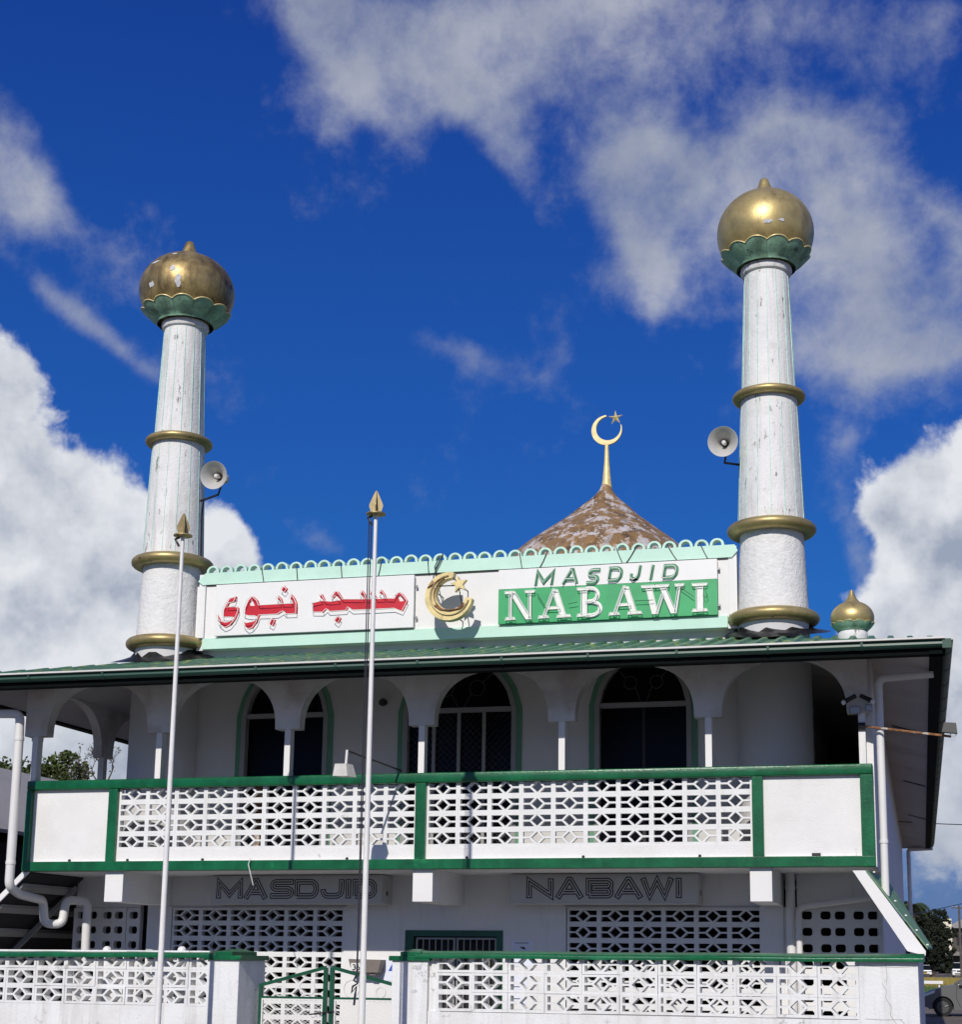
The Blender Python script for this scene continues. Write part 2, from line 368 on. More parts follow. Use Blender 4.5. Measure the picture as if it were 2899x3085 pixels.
BLK = block_mesh(.4001, .2041, .1725, .0700, .10, 'breeze_block', M['block'])

# ================================================================== MOSQUE
XL, XR = -11.389, -.481
mosque = thing('mosque_building', 'two storey white mosque with green balcony trim, pointed windows and low green hipped roof', 'mosque', (-5.94, 12, 0))
YG = 1.45
# --- ground floor front wall with openings
rect = lambda x0, x1, z0, z1: [(x0, z0), (x1, z0), (x1, z1), (x0, z1)]
scrL = (-9.944, -7.434); scrR = (-4.422, -1.955); ztop = 2.296
NROW = 9
b = MB(); zb = ztop-.2045*NROW-.01
b.plate(rect(-10.30, -1.66, .1, 2.80), [rect(scrL[0], scrL[1], zb, ztop), rect(scrR[0], scrR[1], zb, ztop), rect(-6.577, -5.252, .13, 2.003)], YG, YG+.15)
gw = b.build('ground_floor_wall', M['wall'], mosque)
PX = .4155
for x0, n in ((scrL[0], 6), (scrR[0], 6)):
    for i in range(n):
        for j in range(NROW):
            inst('breeze_block', BLK, gw, (x0+.012+PX*(i+.5), YG+.02, ztop-.0475-.07-.2045*j+.012)).scale = (PX/.4, 1, 1)
# dark strip drawn for the shadow gap over the screens
for x0, x1 in (scrL, scrR):
    b = MB(); b.box(x0-.01, x1+.02, YG-.012, YG-.001, ztop+.012, ztop+.022); b.build('shadow_gap_strip', M['frame'], gw)
# ventilation block walls at both ends
def oct_hole(cx, cz, w_, h): c = .022; return [(cx-w_+c, cz-h), (cx+w_-c, cz-h), (cx+w_, cz-h+c), (cx+w_, cz+h-c), (cx+w_-c, cz+h), (cx-w_+c, cz+h), (cx-w_, cz+h-c), (cx-w_, cz-h+c)]
b = MB(); b.plate(rect(-.2, .2, -.1, .1), [oct_hole(-.087, 0, .063, .05), oct_hole(.087, 0, .063, .05)], 0, .1); VENT = mesh_of(b, 'vent_block', M['wall'])
b = MB(); b.box(-1.49, -.50, YG+.02, YG+.12, 2.305, 2.80); rw = b.build('side_wall', M['wall'], mosque)
for i in range(3):
    for j in range(10):
        inst('vent_block', VENT, rw, (-1.46+.4*i, YG+.02, 2.203-.2*j))
b = MB(); b.box(-11.40, -10.42, YG+.02, YG+.12, 2.295, 2.80); lw = b.build('side_wall', M['wall'], mosque)
for i in range(2):
    for j in range(10):
        inst('vent_block', VENT, lw, (-11.23+.4*i, YG+.02, 2.19-.2*j))
b = MB(); b.plate(rect(-.10, .10, -.1, .1), [oct_hole(0, 0, .063, .05)], 0, .1); VENT1 = mesh_of(b, 'vent_block', M['wall'])
for j in range(10): inst('vent_block', VENT1, lw, (-10.52, YG+.02, 2.19-.2*j))
# closed dark rooms behind
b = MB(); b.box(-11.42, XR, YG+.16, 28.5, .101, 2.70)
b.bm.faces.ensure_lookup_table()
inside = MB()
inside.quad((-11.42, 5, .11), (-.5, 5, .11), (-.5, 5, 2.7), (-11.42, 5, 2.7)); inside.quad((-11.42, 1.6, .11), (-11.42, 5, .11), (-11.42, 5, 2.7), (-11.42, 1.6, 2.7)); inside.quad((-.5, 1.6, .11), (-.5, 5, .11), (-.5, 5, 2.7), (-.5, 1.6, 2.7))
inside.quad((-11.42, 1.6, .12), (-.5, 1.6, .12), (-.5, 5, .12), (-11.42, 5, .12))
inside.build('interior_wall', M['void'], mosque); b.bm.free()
# side and rear walls
b = MB(); b.box(-11.45, -11.30, 5.0, 28.5, .1, 5.25); b.box(-.53, -.47, 1.6, 28.5, .1, 5.22); b.box(-11.3, -.53, 28.35, 28.5, .1, 5.2); b.box(-.62, -.47, .22, 1.598, 2.72, 5.20)
b.build('outer_wall', M['wall'], mosque)
# --- door with barred gates
b = MB()
b.plate([(-6.577, .13), (-6.577, 2.003), (-5.252, 2.003), (-5.252, .13), (-5.335, .13), (-5.335, 1.925), (-6.46, 1.925), (-6.46, .13)], (), YG-.012, YG+.10)
door = b.build('door_frame', M['gategreen'], mosque)
for x0, x1 in ((-6.44, -5.905), (-5.885, -5.345)):
    b = MB(); r = .011
    b.box(x0, x1, YG+.03, YG+.055, 1.885, 1.91); b.box(x0, x0+.024, YG+.03, YG+.055, .16, 1.885); b.box(x1-.024, x1, YG+.03, YG+.055, .16, 1.885)
    for k in range(1, 6):
        x = x0+.012+(x1-x0-.024)*k/6; b.box(x-.006, x+.006, YG+.035, YG+.05, .16, 1.885)
    for z in (.16, .8, 1.3): b.box(x0+.024, x1-.024, YG+.032, YG+.052, z, z+.02)
    b.build('barred_gate', M['frame'], door)
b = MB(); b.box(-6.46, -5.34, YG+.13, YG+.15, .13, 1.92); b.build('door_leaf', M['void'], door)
# --- balcony slab and beams
b = MB(); b.box(XL+.02, XR-.02, .03, 3.2, 2.712, 2.835); b.build('balcony_floor', M['wall'], mosque)
for xc in (-10.08, -5.912, -1.792):
    b = MB(); b.box(xc-.128, xc+.128, .07, YG+.02, 2.318, 2.74, .006); b.build('balcony_beam', M['wall'], mosque)
# --- upper room: front wall with three windows
def arch_pts(cx, hw, zs, rise, n=22, k=1.5):      # slightly pointed arch from right spring to left
    pts = []
    for i in range(n+1):
        t = -1 + 2*i/n; x = -t*hw
        z = zs + rise*(1-abs(t)**2.1)**.62
        pts.append((cx+x, z))
    return pts
WINS = [(-8.385, .575, 4.905, .62), (-5.885, .725, 4.905, .66), (-3.41, .575, 4.905, .62)]
def win_shape(cx, hw, zs, rise, grow=0): return [(cx-hw-grow, 2.95-grow*0), (cx+hw+grow, 2.95)] + arch_pts(cx, hw+grow, zs, rise+grow)
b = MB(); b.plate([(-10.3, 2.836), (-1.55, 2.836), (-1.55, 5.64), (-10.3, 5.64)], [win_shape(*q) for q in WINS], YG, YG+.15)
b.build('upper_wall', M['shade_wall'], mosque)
for wi, q in enumerate(WINS):
    cx, hw, zs, rise = q
    b = MB(); o1 = win_shape(cx, hw, zs, rise, .15); o2 = win_shape(cx, hw, zs, rise, .062)
    b.plate(o1[:1]+o1[:0:-1], [o2], YG-.02, YG-.002) if False else None
    ring = [(cx-hw-.15, 2.95)] + [(cx+hw+.15, 2.95)] + arch_pts(cx, hw+.15, zs, rise+.13) + [(cx-hw-.15, 2.95)]
    # trim as strip of quads between two outlines
    A1 = [(cx+hw+.135, 2.95)] + arch_pts(cx, hw+.135, zs, rise+.11) + [(cx-hw-.135, 2.95)]
    A2 = [(cx+hw+.062, 2.95)] + arch_pts(cx, hw+.062, zs, rise+.055) + [(cx-hw-.062, 2.95)]
    A3 = [(cx+hw-.005, 2.95)] + arch_pts(cx, hw-.005, zs, rise-.01) + [(cx-hw+.005, 2.95)]
    def strip(P1, P2, y0, y1, nm, m, par):
        bb = MB()
        for i in range(len(P1)-1):
            p, q_, r_, s_ = P1[i], P1[i+1], P2[i+1], P2[i]
            bb.hexa([(p[0], y0, p[1]), (q_[0], y0, q_[1]), (r_[0], y0, r_[1]), (s_[0], y0, s_[1]), (p[0], y1, p[1]), (q_[0], y1, q_[1]), (r_[0], y1, r_[1]), (s_[0], y1, s_[1])])
        return bb.build(nm, m, par)
    win = strip(A2, A3, YG-.03, YG+.06, 'window', M['frame'], mosque)
    strip(A1, A2, YG-.018, YG-.002, 'trim', M['reveal'], win)
    b = MB(); b.box(cx-hw+.004, cx+hw-.004, YG+.0, YG+.05, zs-.035, zs+.03); b.build('transom', M['frame'], win)
    b = MB(); b.plate(win_shape(cx, hw-.01, zs, rise-.015), (), YG+.075, YG+.085); b.build('pane', M['glass'], win)
    b = MB()
    for s in (-1, 1):
        b.torus((0, 0, 0), .115 if wi == 1 else .09, .009, 24, 6)
        R = Matrix.Rotation(PI/2, 4, 'X'); vs = b.bm.verts[-144:] if False else None
    b.bm.free(); b = MB()
    rr = .105 if wi == 1 else .085
    for s in (-1, 1):
        ccx, ccz = cx+s*hw*.30, zs+.30
        b.tube([(ccx+rr*math.cos(a*PI/12), YG+.06, ccz+rr*math.sin(a*PI/12)) for a in range(25)], .008, 6)
        b.tube([(cx+s*.03, YG+.06, zs+.03), (ccx-s*rr*.7, YG+.06, ccz-rr*.7)], .008, 6)
        b.tube([(ccx+s*rr*.7, YG+.06, ccz+rr*.7), (cx+s*hw*.62, YG+.06, zs+.50)], .008, 6)
    b.build('tracery', M['grille'], win)
    b = MB()
    if wi == 1:
        for t in (-.5, -.02, .46): b.box(cx+hw*t-.022, cx+hw*t+.022, YG+.01, YG+.045, 2.95, zs-.036)
        b.build('mullion', M['frame'], win)
        b = MB(); s_ = .09
        for i in range(-16, 30):
            for sg in (1, -1):
                x = cx-hw+i*s_; pts = []
                z0, z1 = 2.96, zs-.05
                xa, xb = x, x+sg*(z1-z0)
                lo, hi = cx-hw+.01, cx+hw-.01
                def at(xq): return z0+(xq-xa)/(xb-xa)*(z1-z0)
                xs = sorted((xa, xb)); l_, h_ = max(xs[0], lo), min(xs[1], hi)
                if h_-l_ > .03: b.tube([(l_, YG+.055, at(l_)), (h_, YG+.055, at(h_))], .0035, 4)
        b.build('lattice_grille', M['grille'], win)
    else:
        b.box(cx-.02, cx+.02, YG+.062, YG+.074, 2.95, zs-.036); b.build('door_stile', M['dark'], win)
# room returns, ceiling behind
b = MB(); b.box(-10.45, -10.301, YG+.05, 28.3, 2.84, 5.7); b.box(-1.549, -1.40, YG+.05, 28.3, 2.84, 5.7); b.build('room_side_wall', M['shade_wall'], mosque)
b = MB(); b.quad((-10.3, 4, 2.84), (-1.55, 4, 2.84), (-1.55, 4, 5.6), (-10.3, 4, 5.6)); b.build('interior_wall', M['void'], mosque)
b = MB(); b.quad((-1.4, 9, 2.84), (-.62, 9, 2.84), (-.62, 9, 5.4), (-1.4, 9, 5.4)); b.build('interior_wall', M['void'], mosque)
# bits seen inside the left doorway
b = MB(); b.box(-8.80, -8.72, YG+.05, YG+.072, 2.95, 3.98); b.build('inner_door_edge', M['rust'], mosque)
# --- arcade screen: one arched plate between the posts along the front
PXS = [-11.33+1.79*k for k in range(7)]
def arcade(xs, z_cap, z_top, half, left, right, crown=5.172):
    pts = [(left, z_top), (left, z_cap)]
    o = [(left, z_cap)]
    for k in range(len(xs)):
        a = xs[k]-half if k else left; c = xs[k]+half if k < len(xs)-1 else right
        if k: o.append((a, z_cap))
        o.append((c, z_cap))
        if k < len(xs)-1:
            x0, x1 = c, xs[k+1]-half; mid, R = (x0+x1)/2, (x1-x0)/2
            for i in range(1, 24):
                t = PI*(1-i/24)
                ct = math.cos(t); st = math.sin(t)
                o.append((mid+R*math.copysign(abs(ct)**.86, ct), z_cap+.02+(crown-z_cap-.02)*st**.84))
    o += [(right, z_top), (left, z_top)]
    # remove duplicates
    q = []
    for p in o:
        if not q or (abs(p[0]-q[-1][0])+abs(p[1]-q[-1][1])) > 1e-4: q.append(p)
    if abs(q[0][0]-q[-1][0])+abs(q[0][1]-q[-1][1]) < 1e-4: q.pop()
    return q
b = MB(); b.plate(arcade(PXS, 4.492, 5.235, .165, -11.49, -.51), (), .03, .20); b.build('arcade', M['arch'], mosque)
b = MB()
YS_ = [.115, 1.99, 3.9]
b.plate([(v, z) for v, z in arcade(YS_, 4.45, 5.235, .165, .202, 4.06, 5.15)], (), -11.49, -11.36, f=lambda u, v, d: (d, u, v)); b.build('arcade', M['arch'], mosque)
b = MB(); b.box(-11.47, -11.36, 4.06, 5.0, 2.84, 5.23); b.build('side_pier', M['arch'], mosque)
for i, x in enumerate(PXS):
    x -= .012 if i == 0 else 0
    b = MB(); b.box(x-.04, x+.04, .05, .18, 3.885, 4.50, .004); b.build('balcony_post', M['pvc'] if False else M['wall'], mosque)
for y in (1.99, 3.9):
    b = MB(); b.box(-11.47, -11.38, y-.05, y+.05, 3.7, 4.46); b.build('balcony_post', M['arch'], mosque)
# --- roof
EX0, EX1, EY0, EY1, EZ, SL = -12.25, .352, -.96, 29.6, 5.128, .250
hw_ = (EX1-EX0)/2; RZ = EZ+hw_*SL; XM = (EX0+EX1)/2
b = MB()
A = [(EX0, EY0, EZ), (EX1, EY0, EZ), (EX1, EY1, EZ), (EX0, EY1, EZ), (XM, EY0+hw_, RZ), (XM, EY1-hw_, RZ)]
b._add(A, [(0, 1, 4), (1, 2, 5, 4), (2, 3, 5), (3, 0, 4, 5)])
T = .17; ins = .16
Bt = [(EX0+ins, EY0+ins, EZ+.03-T), (EX1-ins, EY0+ins, EZ+.03-T), (EX1-ins, EY1-ins, EZ+.03-T), (EX0+ins, EY1-ins, EZ+.03-T), (XM, EY0+hw_, RZ-T), (XM, EY1-hw_, RZ-T)]
roof = b.build('roof', M['roof'], mosque, normals=False)
b = MB(); b._add(Bt, [(0, 4, 1), (1, 4, 5, 2), (2, 5, 3), (3, 5, 4, 0)]); b.build('soffit', M['soffit'], mosque, normals=False)
b = MB()
x = EX0+.15
while x < EX1-.1:
    d = min(x-EX0, EX1-x, hw_-.1)
    if d > .1:
        for (w0, w1, h) in ((.045, .02, .034),):
            y0, y1 = EY0-.005, EY0+d
            p = []
            for yy in (y0, y1):
                zz = EZ+(yy-EY0)*SL
                p += [(x-w0, yy, zz-.004), (x+w0, yy, zz-.004), (x+w1, yy, zz+h), (x-w1-.012, yy, zz+h)]
            b._add(p, [(0, 1, 2, 3), (4, 7, 6, 5), (0, 4, 5, 1), (1, 5, 6, 2), (2, 6, 7, 3), (3, 7, 4, 0)])
    x += .216
b.build('roof_rib', M['roof'], roof)
# eaves: fascia, gutter, lip, brackets on front and both sides
def eave(p0, p1, outw, name):
    """p0->p1 along the eave, outw = outward unit vector"""
    p0, p1, ow = Vector(p0), Vector(p1), Vector(outw)
    def sweep(prof, nm, m, par=None, closed=True):
        b = MB(); vs = []
        for P_ in (p0, p1):
            vs += [tuple(P_+ow*a+Vector((0, 0, z))) for a, z in prof]
        n = len(prof); fs = [(i, (i+1) % n, n+(i+1) % n, n+i) for i in range(n)] + [tuple(range(n))[::-1], tuple(range(n, 2*n))]
        b._add(vs, fs); return b.build(nm, m, par or mosque)
    f = sweep([(-.16, 4.963), (-.012, 4.963), (-.012, 5.118), (-.16, 5.118)], 'fascia', M['fascia'])
    gt = sweep([(-.011, 5.030), (.030, 5.026), (.056, 5.040), (.076, 5.062), (.072, 5.085), (.050, 5.094), (.046, 5.116), (.036, 5.116), (.040, 5.09), (.06, 5.08), (.062, 5.066), (.050, 5.052), (.03, 5.038), (-.011, 5.042)], 'gutter', M['gutter'])
    sweep([(.040, 5.1165), (.100, 5.1165), (.100, 5.137), (.040, 5.137)], 'gutter_lip', M['lip'], gt)
    Ln = (p1-p0).length; u = (p1-p0)/Ln; k = .4
    while k < Ln:
        c = p0+u*k; b = MB()
        vs = []
        for s in (-.014, .014):
            vs += [tuple(c+u*s+ow*a+Vector((0, 0, z))) for a, z in ((.0, 5.024), (.033, 5.020), (.062, 5.036), (.084, 5.062), (.084, 5.112), (.077, 5.112), (.077, 5.066))]
        n = 7; b._add(vs, [tuple(range(n)), tuple(range(n, 2*n))[::-1]] + [(i, (i+1) % n, n+(i+1) % n, n+i) for i in range(n)])
        b.build('gutter_bracket', M['gutter'], gt); k += 1.03
eave((EX0-.01, EY0, 0), (EX1+.01, EY0, 0), (0, -1, 0), 'front')
eave((EX1, EY0-.0, 0), (EX1, EY1, 0), (1, 0, 0), 'right')
eave((EX0, EY1, 0), (EX0, EY0, 0), (-1, 0, 0), 'left')
b = MB(); b.box(EX1-.02, EX1+.078, EY0-.078, EY0+.0, 5.013, 5.116); b.build('gutter_corner', M['gutter'], mosque)
# slotted vents in the right hand soffit
for (x, y) in ((-.12, 5.3), (-.04, 12.4), (-.02, 19.5)):
    zz = EZ+.03-T+(EX1-ins-x)*SL
    b = MB(); b.hexa([(x-.2, y, zz-.012+.053), (x+.2, y+.1, zz-.012-.053), (x+.2, y+.28, zz-.012-.053), (x-.2, y+.18, zz-.012+.053), (x-.2, y, zz+.06), (x+.2, y+.1, zz-.04), (x+.2, y+.28, zz-.04), (x-.2, y+.18, zz+.06)]); b.build('soffit_vent', M['dark'], mosque)

# ================================================================== BALCONY RAILING
rail = thing('balcony_railing', 'green framed white balcony railing with rows of lattice blocks across the upper floor', 'railing', (-5.94, 0, 2.71))
b = MB(); b.box(XL, XR, 0, .20, 3.768, 3.893, .018, 3); b.build('top_beam', M['green'], rail, smooth=True)
b = MB(); b.box(XL, XR, 0, .14, 2.711, 2.834, .008); b.build('bottom_beam', M['green'], rail)
POSTS = [(-11.387, -11.308), (-10.192, -10.066), (-6.009, -5.876), (-1.874, -1.744), (-.631, -.483)]
for x0, x1 in POSTS:
    b = MB(); b.box(x0, x1, .004, .14, 2.834, 3.767, .006); b.build('post', M['green'], rail)
for x0, x1 in ((-11.308, -10.192), (-1.744, -.631)):
    b = MB(); b.box(x0, x1, .068, .135, 2.834, 3.768); b.build('solid_panel', M['plaster'], rail)
RP = .2045
for a0, a1, px in ((-10.066, -6.009, .4045), (-5.876, -1.874, .3985)):
    b = MB(); b.box(a0, a1, .064, .135, 2.834, 2.985); b.build('base_course', M['plaster'], rail)
    b = MB(); b.box(a0, a1, .07, .135, 2.985+4*RP-.03, 3.768); b.build('top_course', M['plaster'], rail)
    for i in range(10):
        for j in range(4):
            o = inst('breeze_block', BLK, rail, (a0+(a1-a0)*(i+.5)/10+random.uniform(-.0004, .0004), .066+random.uniform(-.0007, .0007), 2.984+RP*(j+.5)+.0))
            o.scale = ((a1-a0)/10/.4005, .7, 1)
for x in (-10.73, -8.85, -6.9, -5.35, -3.9, -2.5, -9.9): 
    b = MB(); b.tube([(x, .052, 2.848), (x, .08, 2.852)], .018, 10); b.build('drain_hole', M['dark'], rail)
b = MB(); b.box(-1.2, -1.1, .045, .08, 2.838, 2.872); b.build('drain_hole', M['dark'], rail)
b = MB(); b.box(XL, XL+.1, .2, 4.0, 2.83, 3.88); b.box(XR-.1, XR-.002, .2, 1.4, 2.71, 3.88); b.build('side_panel', M['plaster'], rail)

# ================================================================== PARAPET WITH SIGNS
par = thing('parapet_wall', 'white parapet with mint green bands and a scalloped tile crest between the minarets', 'parapet', (-5.92, 1.3, 5.7))
b = MB(); b.box(-9.62, -2.2, 1.345, 1.42, 5.55, 5.815); b.build('base_strip', M['shade_wall'], par)  # greyer wall tone stands for the shadow of the overhanging band
b = MB(); b.box(-9.66, -2.14, 1.23, 1.40, 5.815, 6.90); b.build('wall', M['wall'], par)
b = MB(); b.box(-9.56, -2.26, 1.195, 1.229, 5.822, 5.98, .006); b.build('band', M['mint'], par)
b = MB(); b.plate([(-9.60, 6.745), (-2.20, 6.745), (-2.12, 6.83), (-2.16, 6.912), (-9.56, 6.912), (-9.67, 6.80)], (), 1.20, 1.229); b.build('band', M['mint'], par)
b = MB(); b.box(-9.545, -2.245, 1.214, 1.2285, 6.728, 6.744); b.build('band_shadow_strip', M['dark'], par)  # black strip drawn as the shadow line under the top band
for x0, x1 in ((-9.67, -9.545), (-2.245, -2.135)):
    b = MB(); b.box(x0, x1, 1.19, 1.229, 5.985, 6.72, .004); b.build('end_strip', M['wall'], par)
b = MB(); n = 16
o = [(.093*math.cos(PI*i/n*1.16-.08*PI), .93*.093*math.sin(PI*i/n*1.16-.08*PI)) for i in range(n+1)]; ii = [(.058*math.cos(PI*(n-i)/n*1.1-.05*PI), .004+.058*math.sin(PI*(n-i)/n*1.1-.05*PI)) for i in range(n+1)]
b.plate(o+ii, (), -.06, .06); TILE = mesh_of(b, 'ridge_tile', M['mint'])
x = -9.46; k = 0
while x < -2.25:
    inst('ridge_tile', TILE, par, (x+random.uniform(-.006, .006), 1.27, 6.926+random.uniform(-.008, .008)), (random.uniform(-.05, .05), random.uniform(-.05, .05), random.uniform(-.05, .05))); x += .2082; k += 1
for x, dx, zb in ((-8.72, .05, 6.72), (-8.2, .03, 6.70), (-7.55, .03, 6.72), (-6.95, -.05, 6.73), (-6.3, .02, 6.74), (-5.02, .04, 6.73), (-4.62, -.12, 6.73), (-3.72, .10, 6.73), (-3.42, -.16, 6.73), (-3.05, .15, 6.73), (-2.62, .12, 6.73)):
    b = MB(); b.tube([(x, 1.24, 6.99), (x+dx*.2, 1.185, 6.93), (x+dx*.6, 1.19, 6.82), (x+dx, 1.185, zb)], .006, 5); b.build('wire', M['dark'], par)
# --- letter strokes
def stroke(mb, path, wd, y0, y1, closed=False, miter=2.0):
    P = [Vector(p) for p in path]; n = len(P); Lp, Rp = [], []
    for i in range(n):
        if closed: a, c = P[(i-1) % n], P[(i+1) % n]
        else: a, c = P[max(i-1, 0)], P[min(i+1, n-1)]
        d1 = (P[i]-a); d2 = (c-P[i])
        d1 = d1.normalized() if d1.length > 1e-9 else d2.normalized(); d2 = d2.normalized() if d2.length > 1e-9 else d1
        n1 = Vector((-d1.y, d1.x)); n2 = Vector((-d2.y, d2.x)); m_ = (n1+n2)
        m_ = m_.normalized() if m_.length > 1e-6 else n1
        sc = min(miter, 1/max(.2, m_.dot(n1))); off = m_*wd/2*sc
        Lp.append(P[i]+off); Rp.append(P[i]-off)
    rng = range(n if closed else n-1)
    for i in rng:
        j = (i+1) % n
        q = [Lp[i], Lp[j], Rp[j], Rp[i]]
        mb.hexa([(p.x, y0, p.y) for p in q] + [(p.x, y1, p.y) for p in q])
def arc(cx, cz, rx, rz, a0, a1, n=10): return [(cx+rx*math.cos(math.radians(a0+(a1-a0)*i/n)), cz+rz*math.sin(math.radians(a0+(a1-a0)*i/n))) for i in range(n+1)]
# --- Arabic board
AB = thing('arabic_sign', 'white sign board with red Arabic letters at the left of the parapet', 'sign', (-7.92, 1.19, 5.99))
b = MB(); b.box(-9.365, -6.47, 1.15, 1.195, 5.996, 6.722, .004); b.build('board', M['board'], AB)
YA_POLY = [(-9.04,6.539),(-9.146,6.513),(-9.195,6.44),(-9.231,6.358),(-9.226,6.26),(-9.062,6.256),(-9.099,6.201),(-9.178,6.178),(-9.259,6.208),(-9.298,6.263),(-9.316,6.301),(-9.308,6.233),(-9.264,6.156),(-9.19,6.103),(-9.112,6.134),(-9.044,6.214),(-8.998,6.325),(-8.996,6.37),(-9.029,6.394),(-9.172,6.393),(-9.143,6.453),(-9.064,6.464)]
WAW_POLY = [(-8.809,6.535),(-8.866,6.477),(-8.909,6.374),(-8.912,6.283),(-8.84,6.261),(-8.737,6.256),(-8.719,6.214),(-8.781,6.172),(-8.859,6.16),(-8.923,6.178),(-8.892,6.109),(-8.839,6.066),(-8.777,6.086),(-8.717,6.162),(-8.693,6.236),(-8.682,6.262),(-8.414,6.261),(-8.334,6.306),(-8.293,6.259),(-8.141,6.259),(-8.138,6.398),(-8.173,6.474),(-8.23,6.537),(-8.247,6.47),(-8.206,6.431),(-8.201,6.401),(-8.342,6.404),(-8.368,6.476),(-8.421,6.524),(-8.435,6.479),(-8.39,6.44),(-8.373,6.401),(-8.692,6.401),(-8.723,6.47),(-8.772,6.514)]
WAW_HOLE = [(-8.823,6.498),(-8.847,6.424),(-8.83,6.396),(-8.767,6.397)]
MSJD_POLY = [(-7.914,6.392),(-7.812,6.411),(-7.765,6.417),(-7.775,6.443),(-7.819,6.477),(-7.799,6.514),(-7.773,6.508),(-7.723,6.415),(-7.637,6.403),(-7.506,6.413),(-7.572,6.482),(-7.613,6.443),(-7.639,6.465),(-7.591,6.54),(-7.544,6.538),(-7.469,6.428),(-7.232,6.417),(-7.165,6.413),(-7.191,6.464),(-7.23,6.482),(-7.202,6.542),(-7.159,6.495),(-7.123,6.411),(-7.03,6.407),(-7.048,6.44),(-7.091,6.483),(-7.067,6.535),(-7.024,6.488),(-6.976,6.408),(-6.871,6.408),(-6.889,6.457),(-6.957,6.489),(-6.925,6.536),(-6.873,6.473),(-6.846,6.41),(-6.738,6.401),(-6.714,6.449),(-6.669,6.491),(-6.614,6.452),(-6.546,6.356),(-6.617,6.221),(-6.726,6.267),(-7.06,6.266),(-7.328,6.27),(-7.389,6.318),(-7.413,6.27),(-7.658,6.265),(-7.698,6.308),(-7.751,6.261),(-7.9,6.268)]
M_HOLE = [(-6.656,6.446),(-6.688,6.415),(-6.662,6.357),(-6.604,6.362)]
DOTS = [[(-8.345,6.663),(-8.288,6.611),(-8.325,6.557),(-8.382,6.605)], [(-8.506,6.209),(-8.446,6.18),(-8.478,6.095),(-8.538,6.131)], [(-7.541,6.199),(-7.489,6.16),(-7.529,6.092),(-7.59,6.14)]]
for o, hs in ((YA_POLY, ()), (WAW_POLY, (WAW_HOLE,)), (MSJD_POLY, (M_HOLE,)), *((d_, ()) for d_ in DOTS)):
    b = MB(); b.plate(o, hs, 1.142, 1.1495); lt = b.build('letter', M['red'], AB)
    b = MB(); pp = [(x, 1.085, z-.012) for x, z in o]; b.tube(pp+pp[:1], .0055, 5, False); b.build('neon_tube', M['tube'], lt)
    for k in range(0, len(o), 6):
        x, z = o[k]; b = MB(); b.tube([(x, 1.085, z-.012), (x, 1.142, z-.012)], .004, 5); b.build('tube_support', M['dark'], lt)
for x in (-7.0, -6.46):
    for z in (6.12, 6.55):
        if x > -6.5: b = MB(); b.box(x, x+.03, 1.17, 1.20, z, z+.03); b.build('clip', M['steel'], AB)
